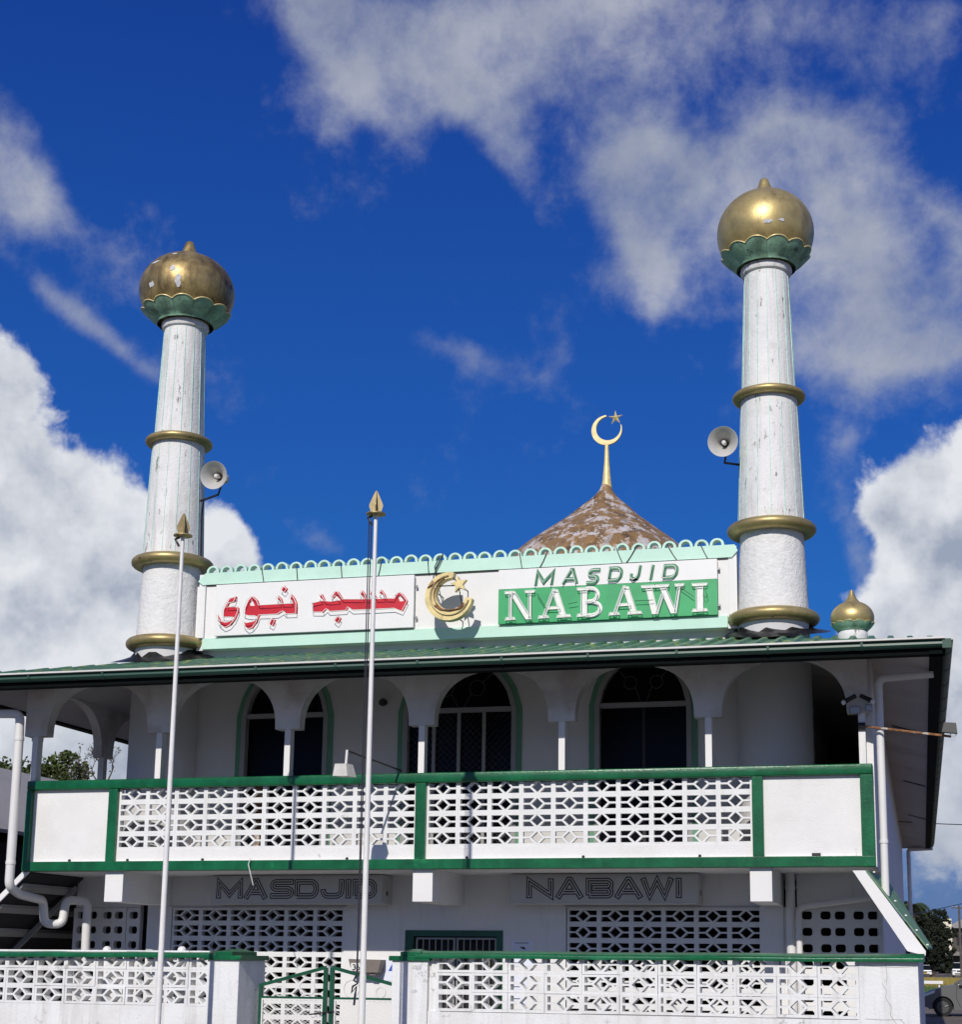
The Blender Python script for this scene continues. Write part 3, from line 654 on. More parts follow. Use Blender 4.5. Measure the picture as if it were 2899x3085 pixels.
# --- Latin board
LB = thing('latin_sign', 'green and white sign board lettered MASDJID NABAWI at the right of the parapet', 'sign', (-3.83, 1.19, 5.98))
b = MB(); b.box(-5.29, -2.382, 1.15, 1.195, 6.456, 6.722, .003); b.build('upper_board', M['board'], LB)
b = MB(); b.box(-5.29, -2.382, 1.15, 1.195, 5.985, 6.455, .003); b.build('lower_board', M['signgreen'], LB)
Y1 = 1.10
def serif_letter(ch, x0, x1, z0, z1):
    b = MB(); tb = MB(); H = z1-z0; W = x1-x0; k = [0]
    def q(pts):
        k[0] += 1; e = k[0]*.0012
        b.hexa([(x, 1.143-e, z) for x, z in pts] + [(x, 1.1495-e, z) for x, z in pts])
        tb.tube([(x, Y1, z-.004) for x, z in pts+pts[:1]], .006, 5)
    def bar(x, z, w_, h=.036): q([(x-w_/2, z), (x+w_/2, z), (x+w_/2-.012, z+h), (x-w_/2+.012, z+h)] if z < (z0+z1)/2 else [(x-w_/2+.012, z-h), (x+w_/2-.012, z-h), (x+w_/2, z), (x-w_/2, z)])
    def leg(xa, za, xb, zb, w_): q([(xa-w_/2, za), (xa+w_/2, za), (xb+w_/2, zb), (xb-w_/2, zb)])
    TH, TN = .078, .032
    if ch == 'N':
        xl, xr = x0+.075, x1-.075
        leg(xl, z0+.01, xl, z1-.01, TN); leg(xr, z0+.01, xr, z1-.01, TN); leg(xr-.01, z0, xl+.02, z1-.005, TH)
        bar(xl, z0, .135); bar(xl-.02, z1, .12); bar(xr, z1, .135)
    if ch == 'A':
        xm = (x0+x1)/2
        leg(x0+.07, z0+.01, xm-.01, z1, TN); leg(x1-.095, z0+.01, xm+.005, z1-.01, TH)
        q([(x0+.12, z0+.115), (x1-.14, z0+.115), (x1-.15, z0+.15), (x0+.135, z0+.15)]); bar(x0+.07, z0, .14); bar(x1-.09, z0, .19)
    if ch == 'B':
        xs = x0+.10
        leg(xs, z0+.01, xs, z1-.01, TH); bar(xs-.01, z0, .17); bar(xs-.01, z1, .17)
        for zc, rz, rx in ((z0+H*.74, H*.225, W*.42), (z0+H*.265, H*.235, W*.52)):
            k[0] += 1; e = k[0]*.0012
            path = [(xs+.02, zc+rz)] + arc(xs+.08, zc, rx-.05, rz, 90, -90, 12) + [(xs+.02, zc-rz)]
            stroke(b, path, .058, 1.143-e, 1.1495-e); tb.tube([(x, Y1, z) for x, z in path], .008, 5)
    if ch == 'W':
        xa, xb, xc, xd, xe = x0+.095, x0+W*.335, x0+W*.555, x0+W*.77, x1-.06
        leg(xb-.005, z0, xa, z1-.01, TH); leg(xb+.01, z0+.01, xc-.03, z1-.12, TN); leg(xd-.005, z0, xc-.04, z1-.01, TH); leg(xd+.01, z0+.01, xe, z1-.01, TN)
        bar(xa, z1, .19); bar(xc-.04, z1, .19); bar(xe, z1, .125)
    if ch == 'I':
        xm = (x0+x1)/2; leg(xm, z0+.01, xm, z1-.01, TH*1.1); bar(xm, z0, W); bar(xm, z1, W)
    o = b.build('letter', M['letterw'], LB); tb.build('neon_tube', M['tube'], o)
    return o
for ch, x0, x1, z0, z1 in (('N', -5.19, -4.775, 6.028, 6.418), ('A', -4.735, -4.30, 6.032, 6.42), ('B', -4.22, -3.875, 6.032, 6.42), ('A', -3.79, -3.36, 6.032, 6.415), ('W', -3.365, -2.805, 6.022, 6.408), ('I', -2.705, -2.505, 6.028, 6.402)):
    serif_letter(ch, x0, x1, z0, z1)
SH = .18
def sans(ch, x0, x1, z0, z1, wd):
    h = wd/2; a, c, lo, hi = x0+h, x1-h, z0+h, z1-h; m_ = (z0+z1)/2; xm = (x0+x1)/2
    if ch == 'M': return [[(a, z0), (a, hi), (xm, lo+.02), (c, hi), (c, z0)]]
    if ch == 'A': return [[(a, z0), (xm-.01, z1-h*.6), (xm+.01, z1-h*.6), (c, z0)], [(x0+(x1-x0)*.22, z0+(z1-z0)*.33), (x1-(x1-x0)*.22, z0+(z1-z0)*.33)]]
    if ch == 'S':
        r = (hi-lo)/4
        return [[(x1, hi)] + [(x0+r*1.2+h, hi)] + arc(a+r*1.2, hi-r, r*1.2, r, 90, 270, 8) + arc(c-r*1.2, lo+r, r*1.2, r, 90, -90, 8) + [(x0, lo)]]
    if ch == 'D':
        r = (hi-lo)/2; rx = min(r*.85, (x1-x0)*.42)
        return [[(a, lo), (a, hi)] + arc(c-rx, hi-r*.8, rx, r*.8, 90, 0, 6) + arc(c-rx, lo+r*.8, rx, r*.8, 0, -90, 6) + [(a, lo)]]
    if ch == 'J':
        r = (hi-lo)*.42
        return [[(c, z1)] + arc(c-r, lo+r, r, r, 0, -90, 6) + arc(a+r*.9, lo+r, r*.9, r, -90, -180, 6)[0:6] + [(a, lo+r*1.15)]]
    if ch == 'I': return [[(xm, z0), (xm, z1)]]
    if ch == 'N': return [[(a, z0), (a, hi), (c, lo), (c, z1)]]
    if ch == 'B':
        r = (hi-lo)/4
        return [[(a, lo), (a, hi)] + arc(c-r, hi-r, r, r, 90, -90, 8) + [(a+wd*.6, m_)], [(a+wd*.6, m_-.001)] + arc(c-r, lo+r, r, r, 90, -90, 8) + [(a, lo)]]
    if ch == 'W': return [[(a, z1), (x0+(x1-x0)*.28, lo), (x0+(x1-x0)*.5, hi), (x0+(x1-x0)*.72, lo), (c, z1)]]
# small slanted green letters with glass tubes
for ch, x0, x1, z0, z1 in (('M', -4.80, -4.55, 6.485, 6.685), ('A', -4.43, -4.21, 6.485, 6.682), ('S', -4.10, -3.94, 6.47, 6.672), ('D', -3.82, -3.635, 6.488, 6.682), ('J', -3.535, -3.40, 6.482, 6.685), ('I', -3.27, -3.225, 6.488, 6.682), ('D', -3.10, -2.905, 6.487, 6.678)):
    b = MB(); t_ = MB()
    for i, path in enumerate(sans(ch, x0, x1, z0, z1, .034)):
        pth = [(x+(z-z0)*SH, z) for x, z in path]
        stroke(b, pth, .046, 1.138-.0012*i, 1.1492-.0012*i)
        t_.tube([(x-.008, 1.10, z-.008) for x, z in pth], .0055, 5)
    o = b.build('letter', M['letterg'], LB); t_.build('neon_tube', M['tube'], o)
for z in (6.1, 6.58):
    b = MB(); b.box(-2.381, -2.352, 1.17, 1.22, z, z+.03); b.build('clip', M['steel'], LB)
# loose wires over the boards
cab = MB()
for pts in ([(-4.75, 1.09, 6.36), (-4.62, 1.085, 6.15)], [(-4.33, 1.09, 6.20), (-4.2, 1.08, 6.22)], [(-3.45, 1.09, 6.2), (-3.2, 1.085, 6.2)], [(-2.85, 1.09, 6.35), (-2.68, 1.085, 6.22)], [(-2.53, 1.09, 6.29), (-2.50, 1.08, 6.22), (-2.53, 1.08, 6.19), (-2.55, 1.09, 6.23)]): cab.tube(pts, .004, 5)
cab.build('cable', M['dark'], LB)
M['emblem'] = mat('tarnished_emblem_gold', (.70, .56, .26), .45, .15, var=.2, vscale=8, spots=((.30, .18, .06), .42, 7))
# --- crescent emblem standing off the parapet
EM = thing('crescent_emblem', 'gold box crescent with a star on rods in the middle of the parapet', 'emblem', (-5.88, .8, 6.0))
def crescent(cx, cz, R, ix, iz, r, a0, a1, n=44):
    o = arc(cx, cz, R, R, a0, a1, n); i_ = arc(ix, iz, r, r, a1-6, a0+6, n); return o+i_
b = MB(); b.plate(crescent(-5.875, 6.315, .325, -5.845, 6.345, .212, 78, 352), (), .80, .92); b.build('crescent', M['emblem'], EM)
b = MB(); b.tube([(-5.855+.265*math.cos(math.radians(a)), .792, 6.325+.265*math.sin(math.radians(a))) for a in range(95, 345, 8)], .012, 6); b.build('tube', M['finial'], EM)
b = MB(); b.tube([(-5.85+.222*math.cos(math.radians(a)), .79, 6.34+.222*math.sin(math.radians(a))) for a in range(110, 330, 8)], .009, 6); b.tube([(-6.16, .79, 6.44), (-6.06, .785, 6.50), (-5.98, .79, 6.56)], .009, 6); b.tube([(-6.06, .785, 6.20), (-5.98, .785, 6.14), (-5.86, .785, 6.12), (-5.72, .785, 6.14), (-5.62, .79, 6.20)], .010, 6); b.build('relief', M['rust'], EM)
def star(cx, cz, R, r, rot=90): return [(cx+(R if i % 2 == 0 else r)*math.cos(math.radians(rot+36*i)), cz+(R if i % 2 == 0 else r)*math.sin(math.radians(rot+36*i))) for i in range(10)]
b = MB(); b.plate(star(-5.735, 6.47, .115, .05, 100), (), .79, .86); b.build('star', M['emblem'], EM)
b = MB()
for p, q in (((-6.08, .9, 6.40), (-6.08, 1.229, 6.40)), ((-5.80, .9, 6.06), (-5.80, 1.229, 6.06)), ((-5.735, .86, 6.47), (-5.735, 1.229, 6.47)), ((-6.03, .86, 6.47), (-5.75, .83, 6.46)), ((-5.74, .83, 6.42), (-5.70, .86, 6.16)), ((-5.86, .83, 6.60), (-5.76, .83, 6.50))): b.tube([p, q], .008, 6)
b.build('rod', M['dark'], EM)
tag(MB().tube([(-6.10, .95, 6.45), (-6.18, 1.1, 6.55), (-6.20, 1.16, 6.68), (-6.17, 1.17, 6.78), (-6.10, 1.17, 6.92), (-6.09, 1.2, 7.0)], .008, 6).tube([(-6.08, .95, 6.47), (-6.14, 1.1, 6.60), (-6.17, 1.16, 6.72), (-6.19, 1.17, 6.82), (-6.13, 1.17, 6.95)], .007, 6).build('cable', M['dark'], origin=(-6.12, 1.15, 6.45)), 'looped black cables hanging from the crest to the gold crescent', 'cable')

# ================================================================== MINARETS
def bulb_parts(root, cx, cy, z0, R, Hh, rn, tipz, gold, npet=12, petal_h=.19, worn=0):
    """onion bulb of greatest radius R above a neck of radius rn at z0; half height Hh"""
    zc = z0 + Hh*.92*math.sqrt(max(.05, 1-(rn/R)**2)) ; prof = []
    a0 = -math.asin(min(.99, (zc-z0)/Hh/1.0)) if (zc-z0) < Hh else -1.2
    n = 26
    rt = .105*R/.645
    for i in range(n+1):
        a = a0 + (PI/2-.15-a0)*i/n
        prof.append((R*math.cos(a), zc+Hh*math.sin(a)))
    prof = [p for p in prof if p[1] > z0+.035*R/.645]
    r_e, z_e = prof[-1]
    prof += [(rt*1.22, z_e+.012), (rt*1.0, z_e+.05*R/.645)]
    prof += [(rt*.76, z_e+(tipz-z_e)*.55), (rt*.52, z_e+(tipz-z_e)*.88), (rt*.36, tipz-.012), (rt*.12, tipz)]
    b = MB(); b.lathe((cx, cy), prof, 56); bulb = b.build('bulb', gold, root, smooth=True)
    def rad(z):
        s = max(-1, min(1, (z-zc)/Hh)); return R*math.sqrt(max(0, 1-s*s))
    # one petal, then copies
    def petal(scale_out, inset, thick):
        m_ = MB(); rows = 7; colsn = 8; W = 2*PI/npet
        G = []
        for j in range(rows+1):
            for i in range(colsn+1):
                u = -1+2*i/colsn
                top = z0+petal_h*(1-.24*abs(u)**2.2)-inset
                z = z0-.03*R/.645+(top-z0+.03*R/.645)*j/rows
                rr = max(rad(max(z, z0)), rn)*(1 if j else .97)+.016*R/.645+scale_out*(1-.6*u*u)*(.3+.7*j/rows)
                t = u*W/2*.985
                G.append((rr*math.cos(t), rr*math.sin(t), z-z0))
        vs = [m_.bm.verts.new(g_) for g_ in G]; vs2 = [m_.bm.verts.new((g_[0]*(1-thick/ max(.1, math.hypot(g_[0], g_[1]))), g_[1]*(1-thick/max(.1, math.hypot(g_[0], g_[1]))), g_[2])) for g_ in G]
        def q(j, i): return j*(colsn+1)+i
        for j in range(rows):
            for i in range(colsn):
                m_.bm.faces.new([vs[q(j, i)], vs[q(j, i+1)], vs[q(j+1, i+1)], vs[q(j+1, i)]])
                m_.bm.faces.new([vs2[q(j, i)], vs2[q(j+1, i)], vs2[q(j+1, i+1)], vs2[q(j, i+1)]])
        for i in range(colsn): m_.bm.faces.new([vs[q(rows, i)], vs[q(rows, i+1)], vs2[q(rows, i+1)], vs2[q(rows, i)]])
        for j in range(rows):
            m_.bm.faces.new([vs[q(j, 0)], vs[q(j+1, 0)], vs2[q(j+1, 0)], vs2[q(j, 0)]]); m_.bm.faces.new([vs[q(j, colsn)], vs2[q(j, colsn)], vs2[q(j+1, colsn)], vs[q(j+1, colsn)]])
        edge = [G[q(rows, i)] for i in range(colsn+1)]
        return m_, edge
    pm, edge = petal(.022*R/.645, 0, .012)
    me = mesh_of(pm, 'petal', M['mintdull'], True)
    e = MB(); e.tube([(x*1.004, y*1.004, z+.004) for x, y, z in edge], .0085*R/.645, 5); em = mesh_of(e, 'petal_edge', M['goldflat'], True)
    for k in range(npet):
        a = 2*PI*(k+.5)/npet - PI/2 + .12
        p = inst('petal', me, root, (cx, cy, z0), (0, 0, a))
        q = bpy.data.objects.new('petal_edge', em); col.objects.link(q); q.parent = p
    return bulb, rad, zc
def minaret(cx, cy, label, gold, wear, RB=.645, Hh=.60):
    t = thing('minaret', label, 'minaret', (cx, cy, 2.84), 0, 'minarets flanking the parapet')
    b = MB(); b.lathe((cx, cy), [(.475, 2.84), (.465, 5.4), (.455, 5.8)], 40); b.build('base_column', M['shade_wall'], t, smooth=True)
    b = MB(); b.lathe((cx, cy), [(.452, 5.5), (.45, 6.0)] + [(.448-.004*k, 6.0+.1*k) for k in range(1, 12)], 64, wob=.004); b.build('lower_shaft', M['rough'], t, smooth=True)
    b = MB(); b.lathe((cx, cy), [(.433, 7.08), (.400, 8.0), (.366, 8.92)], 56); b.build('middle_shaft', M['minaret'], t, smooth=True)
    b = MB(); b.lathe((cx, cy), [(.352, 8.88), (.318, 9.8), (.292, 10.70)], 56); b.build('upper_shaft', M['minaret'], t, smooth=True)
    b = MB(); nl = 15
    for (r0, z0, r1, z1) in ((.433, 7.10, .366, 8.90), (.352, 8.90, .292, 10.66)):
        for k in range(nl):
            a = 2*PI*k/nl + .2; da = .0065
            ps = []
            for (r, z) in ((r0, z0), (r1, z1)):
                for rr, aa in ((r-.004, -da/r*.7), (r-.004, da/r*.7), (r+.0055, da/r*.5), (r+.0055, -da/r*.5)):
                    ps.append((cx+rr*math.cos(a+aa), cy+rr*math.sin(a+aa), z))
            b.hexa(ps)
    b.build('trim_lines', M['mintline'], t)
    for (R, r, z) in ((.470, .118, 5.925), (.462, .112, 7.10), (.398, .080, 8.905)):
        b = MB(); b.torus((cx, cy, z), R, r, 72, 16, .72); b.build('ring_moulding', M['goldring'], t, smooth=True)
    b = MB(); b.lathe((cx, cy), [(.29, 10.60), (.325, 10.62), (.342, 10.665), (.335, 10.71), (.30, 10.74)], 48); b.build('neck_ring', M['minaret'], t, smooth=True)
    bulb, rad, zc = bulb_parts(t, cx, cy, 10.735, RB, Hh, .315, 12.035, gold)
    # patches where the gilding has come off
    for (az, z, sx, sz, kind) in wear:
        b = MB(); n = 11; pts = []
        for i in range(n):
            q = 2*PI*i/n; k = random.uniform(.55, 1.1)
            zz = z+sz*k*math.sin(q); aa = az+sx*k*math.cos(q)/rad(zz); rr = rad(zz)+.005
            pts.append((cx+rr*math.sin(aa), cy-rr*math.cos(aa), zz))
        c0 = (cx+(rad(z)+.006)*math.sin(az), cy-(rad(z)+.006)*math.cos(az), z)
        vs = pts+[c0]; b._add(vs, [(i, (i+1) % n, n) for i in range(n)]); b.build('peeled_patch', M[kind], bulb, normals=True)
    # tar collar at the roof
    b = MB(); rs = 26
    prof = [(.462, 5.74, .012), (.50, 5.70, .02), (.60, 5.66, .05), (.70, 5.61, .09)]
    rings = []
    for r, dz, wob in prof:
        ring = []
        for k in range(rs):
            a = 2*PI*k/rs; rr = r+random.uniform(-wob, wob); y = cy+rr*math.sin(a); zr = EZ+(y-EY0)*SL+.045
            lift = {.462: .07+random.uniform(-.03, .05), .50: .05, .60: .025, .70: -.01}[r]
            ring.append(b.bm.verts.new((cx+rr*math.cos(a), y, max(zr+lift, zr-.01))))
        rings.append(ring)
    for q, w_ in zip(rings, rings[1:]):
        for k in range(rs): b.bm.faces.new([q[k], q[(k+1) % rs], w_[(k+1) % rs], w_[k]])
    b.build('tar_collar', M['tar'], t, smooth=True)
    return t
M['mintline'] = mat('mint_line_paint', (.42, .70, .60), .6, var=.2, vscale=9, spots=((.10, .11, .10), .22, 12))
MXL, MXR, MY = -10.15, -1.695, 1.35
minaret(MXL, MY, 'left minaret whose gold bulb is stained dark and chipped to grey', M['goldworn'], [(-.36, 11.10, .055, .05, 'peel'), (.14, 11.30, .05, .055, 'peel'), (.27, 11.12, .055, .095, 'peel'), (-.34, 11.47, .085, .025, 'peel'), (.08, 11.60, .05, .02, 'peel')], .69, .585)
minaret(MXR, MY, 'right minaret with a bright evenly gilded bulb', M['gold'], [(.13, 11.10, .07, .035, 'peel'), (.42, 11.12, .045, .022, 'peel')])

# ================================================================== LARGE DOME
dm = thing('roof_dome', 'weathered copper coloured dome with peeling paint and a gold crescent finial', 'dome', (-6.0, 12.03, 6.8))
b = MB(); prof = [(2.3, 6.4), (2.3, 8.6), (2.32, 8.9), (2.16, 9.3), (1.88, 9.65), (1.56, 9.94), (1.16, 10.24), (.77, 10.53), (.52, 10.76), (.33, 10.92), (.21, 11.04), (.14, 11.14), (.10, 11.26)]
b.lathe((-6.05, 12.03), prof, 64)
for v in b.bm.verts:
    k = (11.26-v.co.z)/1.6; v.co.x += -.045*min(1.2, k)+.075*max(0, 1-k)
b.build('dome_shell', M['copper'], dm, smooth=True)
b = MB(); b.lathe((-5.965, 12.03), [(.115, 11.14), (.085, 11.4), (.055, 11.75), (.038, 12.16)], 20); b.build('mast', M['goldflat'], dm, smooth=True)
b = MB(); b.plate(crescent(-5.962, 12.44, .322, -5.925, 12.475, .262, 92, 378), (), 12.0, 12.06); b.build('crescent', M['goldflat'], dm)
b = MB(); st = star(-5.776, 12.695, .165, .052, 92)
b._add([(x, 12.02, z) for x, z in st] + [(-5.776, 11.975, 12.695), (-5.776, 12.065, 12.695)], [(i, (i+1) % 10, 10) for i in range(10)] + [((i+1) % 10, i, 11) for i in range(10)]); b.build('star', M['goldflat'], dm)
# small bulb on the roof corner
sdm = thing('corner_bulb', 'small gold onion bulb on the right front corner of the roof', 'finial', (-.665, .2, 5.45))
b = MB(); b.lathe((-.665, .2), [(.17, 5.36), (.18, 5.44), (.165, 5.485), (.15, 5.50)], 36); b.build('foot', M['minaret'], sdm, smooth=True)
bulb_parts(sdm, -.665, .2, 5.50, .256, .205, .15, 5.97, M['gold'], 12, .085)
b = MB(); b.lathe((-.665, .2), [(.145, 5.795), (.095, 5.845), (.058, 5.89), (.034, 5.945), (.016, 5.995), (.004, 6.0)], 24, False); b.build('spire', M['gold'], sdm, smooth=True)

# ================================================================== LOUDSPEAKERS
def horn(cx, cy, cz, bx, by, aim, label):
    t = thing('loudspeaker', label, 'loudspeaker', (cx, cy, cz), 0, 'horn loudspeakers on the minarets')
    prof = [(.012, .34), (.03, .30), (.05, .22), (.085, .13), (.135, .055), (.185, .008), (.196, 0), (.198, .006), (.188, .018), (.14, .065), (.092, .14), (.058, .225), (.045, .30), (.045, .36)]
    b = MB(); b.lathe((0, 0), prof, 40, False)
    d = Vector(aim).normalized(); Q = d.to_track_quat('-Z', 'Y').to_matrix().to_4x4()
    bmesh.ops.transform(b.bm, matrix=Matrix.Translation((cx, cy, cz)) @ Q, verts=b.bm.verts)
    b.build('horn', M['horn'], t, smooth=True)
    b = MB(); b.lathe((0, 0), [(.001, .07), (.022, .075), (.03, .10), (.03, .16), (.012, .32)], 20)
    bmesh.ops.transform(b.bm, matrix=Matrix.Translation((cx, cy, cz)) @ Q, verts=b.bm.verts); b.build('reflector', M['pvc'], t, smooth=True)
    back = Vector((cx, cy, cz)) - d*.36
    b = MB(); b.lathe((0, 0), [(.05, .33), (.07, .34), (.07, .43), (.05, .44)], 20)
    bmesh.ops.transform(b.bm, matrix=Matrix.Translation((cx, cy, cz)) @ Q, verts=b.bm.verts); b.build('driver', M['horn'], t, smooth=True)
    b = MB(); b.tube([(back.x, back.y, back.z), (back.x, back.y-.05, back.z-.13), (cx, cy+.18, cz-.23)], .014, 8); b.tube([(cx, cy+.18, cz-.23), (bx, by, cz-.215)], .016, 8); b.build('bracket', M['dark'], t, smooth=True)
horn(-9.345, .85, 8.222, -9.74, 1.30, (.06, -1, -.18), 'grey horn loudspeaker on the right side of the left minaret')
horn(-2.262, .95, 8.222, -2.06, 1.32, (-.02, -1, -.18), 'grey horn loudspeaker on the left side of the right minaret')
b = MB(); b.tube([(-9.62, 1.15, 7.98), (-9.715, 1.3, 7.8), (-9.71, 1.31, 7.5), (-9.70, 1.31, 7.2)], .012, 6); tag(b.build('cable', M['dark'], origin=(-9.7, 1.2, 7.1)), 'black cable running down the left minaret below its loudspeaker', 'cable')

# ================================================================== FLAGPOLES
def flagpole(x, y, zt, rz, label):
    t = thing('flagpole', label, 'flagpole', (x, y, 0), 0, 'flagpoles before the wall')
    b = MB(); b.tube([(x, y, .0), (x, y, 1.47)], .034, 16); b.tube([(x, y, 1.46), (x, y, 3.9), (x, y, zt-.02)], [.0305, .026, .0195], 16); b.build('mast', M['pole'], t, smooth=True)
    b = MB(); b.lathe((x, y), [(.02, zt-.02), (.102, zt-.012), (.102, zt), (.02, zt+.008)], 28); b.build('disc', M['goldring'], t)
    blade = [(0, 0), (.052, 0), (.072, .07), (.070, .09), (.014, .225), (0, .24)]
    for k in range(4):
        a = rz+k*PI/2; ca, sa = math.cos(a), math.sin(a)
        b = MB(); b.plate(blade, (), -.004, .004, f=lambda u, v, d: (x+u*ca-d*sa, y+u*sa+d*ca, zt+.008+v)); b.build('finial_blade', M['finial'], t)
    b = MB(); b.tube([(x-.03, y-.02, zt-.03), (x-.075, y-.03, zt-.05), (x-.05, y-.03, zt-.09), (x-.03, y-.02, zt-.13)], .014, 8); b.build('pulley', M['dark'], t)
    return t
p1 = flagpole(-7.665, -3.26, 6.145, .62, 'left flagpole with a four bladed gold finial, no rope')
p2 = flagpole(-5.355, -3.51, 6.175, .25, 'right flagpole with dark rope tied along it')
b = MB(); b.tube([(-5.42, -3.53, 6.08), (-5.415, -3.54, 3.8), (-5.41, -3.54, 1.45)], .006, 5); b.tube([(-5.39, -3.545, 6.08), (-5.395, -3.55, 3.0), (-5.40, -3.55, 1.45)], .006, 5)
pts = [(-5.41, -3.54, 1.47), (-5.43, -3.56, 1.42), (-5.385, -3.57, 1.39), (-5.44, -3.56, 1.36), (-5.45, -3.56, 1.30), (-5.40, -3.56, 1.36), (-5.41, -3.565, 1.28), (-5.42, -3.56, 1.18)]
b.tube(pts, .011, 6); b.build('rope', M['rope'], p2)

# ================================================================== PERIMETER WALLS AND GATE
AL = .075; WO = (-5, -2.26, 0)
def wl(u, v): return (WO[0]+u*math.cos(AL)+v*math.sin(AL), WO[1]-u*math.sin(AL)+v*math.cos(AL))
def wall_thing(label): 
    t = thing('perimeter_wall', label, 'wall', WO, -AL); ORG[t.name] = (0, 0, 0); return t
def cap(t, u0, u1, v0, v1, z0):
    b = MB(); b.box(u0-.03, u1+.03, v0-.03, v1+.03, z0, z0+.052, .008); b.build('pier_cap', M['green'], t)
    b = MB(); b.box(u0+.10, u1-.08, v0-.02, v1-.06, z0+.05, z0+.095, .006)
    x0, x1, y0, y1 = u0+.11, u1-.09, v0-.01, v1-.07
    b._add([(x0, y0, z0+.094), (x1, y0, z0+.094), (x1, y1, z0+.094), (x0, y1, z0+.094), ((x0+x1)/2+.05, (y0+y1)/2, z0+.125), ((x0+x1)/2-.05, (y0+y1)/2, z0+.125)], [(0, 1, 4, 5), (1, 2, 4), (2, 3, 5, 4), (3, 0, 5)])
    b.build('pier_cap', M['green'], t)
def coping(t, u0, u1, z0, z1, v0=-.035, v1=.20):
    b = MB(); n = max(2, int((u1-u0)/.5)); prof = [(v0, z0), (v1, z0), (v1, z1-.02), (v0+.15, z1), (v0+.12, z1-.002), (v0+.016, z1-.030), (v0+.002, z1-.038), (v0-.004, (z0+z1)/2-.012)]
    rows = []
    for i in range(n+1):
        u = u0+(u1-u0)*i/n; j = random.uniform(-.004, .004)
        rows.append([b.bm.verts.new((u, v+random.uniform(-.002, .002), z+j)) for v, z in prof])
    m_ = len(prof)
    for q, w_ in zip(rows, rows[1:]):
        for k in range(m_): b.bm.faces.new([q[k], q[(k+1) % m_], w_[(k+1) % m_], w_[k]])
    b.bm.faces.new(rows[0]); b.bm.faces.new(rows[-1][::-1])
    b.build('coping', M['green'], t, smooth=True)
FB = block_mesh(.397, .197, .170, .0715, .11, 'breeze_block', M['front'], ox=.06)
FBcut = block_mesh(.397, .197, .170, .0715, .11, 'breeze_block', M['front'], cut=.05)
def blocks(t, u0, n, zs, v=.03, mesh=None):
    for i in range(n):
        for z in zs: inst('breeze_block', mesh or FB, t, (u0+.4*(i+.5)+random.uniform(-.002, .002), v+random.uniform(-.005, .005), z+random.uniform(-.0025, .0025)), (random.uniform(-.006, .006), random.uniform(-.006, .006), random.uniform(-.008, .008)))
ZR = (1.195, 1.393, 1.591)
# left
t = wall_thing('left front wall of white lattice blocks under green coping with a pier beside the gate')
b = MB(); b.box(-8.9, -2.717, .03, .15, 0, 1.095); b.build('wall_base', M['front'], t)
b = MB(); b.box(-8.9, -2.717, .036, .14, 1.69, 1.70); b.build('coping_bed', M['front'], t)
b = MB(); b.box(-8.9, -2.72, .0295, .06, .885, .897); b.build('joint', M['concrete'], t) if False else b.bm.free()
b = MB(); b.box(-2.717, -2.325, 0, .62, 0, 1.60, .006); b.build('pier', M['front'], t)
blocks(t, -4.966-.4*9, 14, ZR); 
for z in ZR: inst('breeze_block', FBcut, t, (-2.966+.2, .03, z))
coping(t, -8.9, -2.60, 1.62, 1.70); cap(t, -2.717, -2.325, 0, .62, 1.60)
# right
t = wall_thing('right front wall of white lattice blocks under green coping ending in a plain pier')
b = MB(); b.box(-.09, 4.40, .03, .15, 0, 1.095); b.build('wall_base', M['front'], t)
b = MB(); b.box(-.497, -.088, 0, .45, 0, 1.61, .006); b.build('pier', M['front'], t)
b = MB(); b.box(4.40, 4.963, .026, .16, 0, 1.70, .004); b.build('end_pier', M['front'], t)
b = MB(); b.box(-.087, 0.0, .05, .14, 0, 1.69); b.build('pier_filler', M['front'], t)
blocks(t, 0, 11, ZR)
coping(t, -.22, 5.02, 1.64, 1.718); cap(t, -.497, -.088, 0, .45, 1.61)
# patches of fallen paint on the gate pier
for (u, z, s) in ((-.20, 1.545, .055), (-.235, 1.30, .035)):
    b = MB(); pts = [(u+s*random.uniform(.6, 1.2)*1.25*math.cos(2*PI*i/11), z+s*random.uniform(.5, 1.1)*.6*math.sin(2*PI*i/11)) for i in range(11)]
    b.plate(pts, (), -.0035, .002); b.build('paint_loss', M['peel'], t)
for path in ([(4.62, 1.44), (4.66, 1.37), (4.65, 1.30), (4.70, 1.22), (4.69, 1.14), (4.76, 1.03)], [(4.78, 1.10), (4.83, 1.05), (4.86, .98)], [(4.45, 1.60), (4.58, 1.597), (4.75, 1.59), (4.95, 1.60)], [(4.45, 1.10), (4.6, 1.094), (4.8, 1.10)], [(4.66, 1.62), (4.67, 1.5), (4.66, 1.42)]):
    b = MB(); stroke(b, path, .003, .0238, .0262); b.build('crack', M['concrete'], t)
for u0, u1 in ((0.05, 4.38),):
    for z in (1.092, .895): b = MB(); b.box(u0, u1, .0285, .0305, z-.003, z+.002); b.build('mortar_joint', M['concrete'], t)
# return wall towards the mosque
b = MB()
x0, y0 = wl(4.96, .16)
b.hexa([(x0-.13, y0, 0), (x0, y0, 0), (x0+.045, 1.3, 0), (x0-.085, 1.3, 0), (x0-.13, y0, 1.66), (x0, y0, 1.66), (x0+.045, 1.3, 1.66), (x0-.085, 1.3, 1.66)]); b.build('return_wall', M['nwall'] if False else M['front'], None, origin=(x0, y0, 0))
o = bpy.data.objects['return_wall']; tag(o, 'plain return wall running back from the right end of the front wall', 'wall')
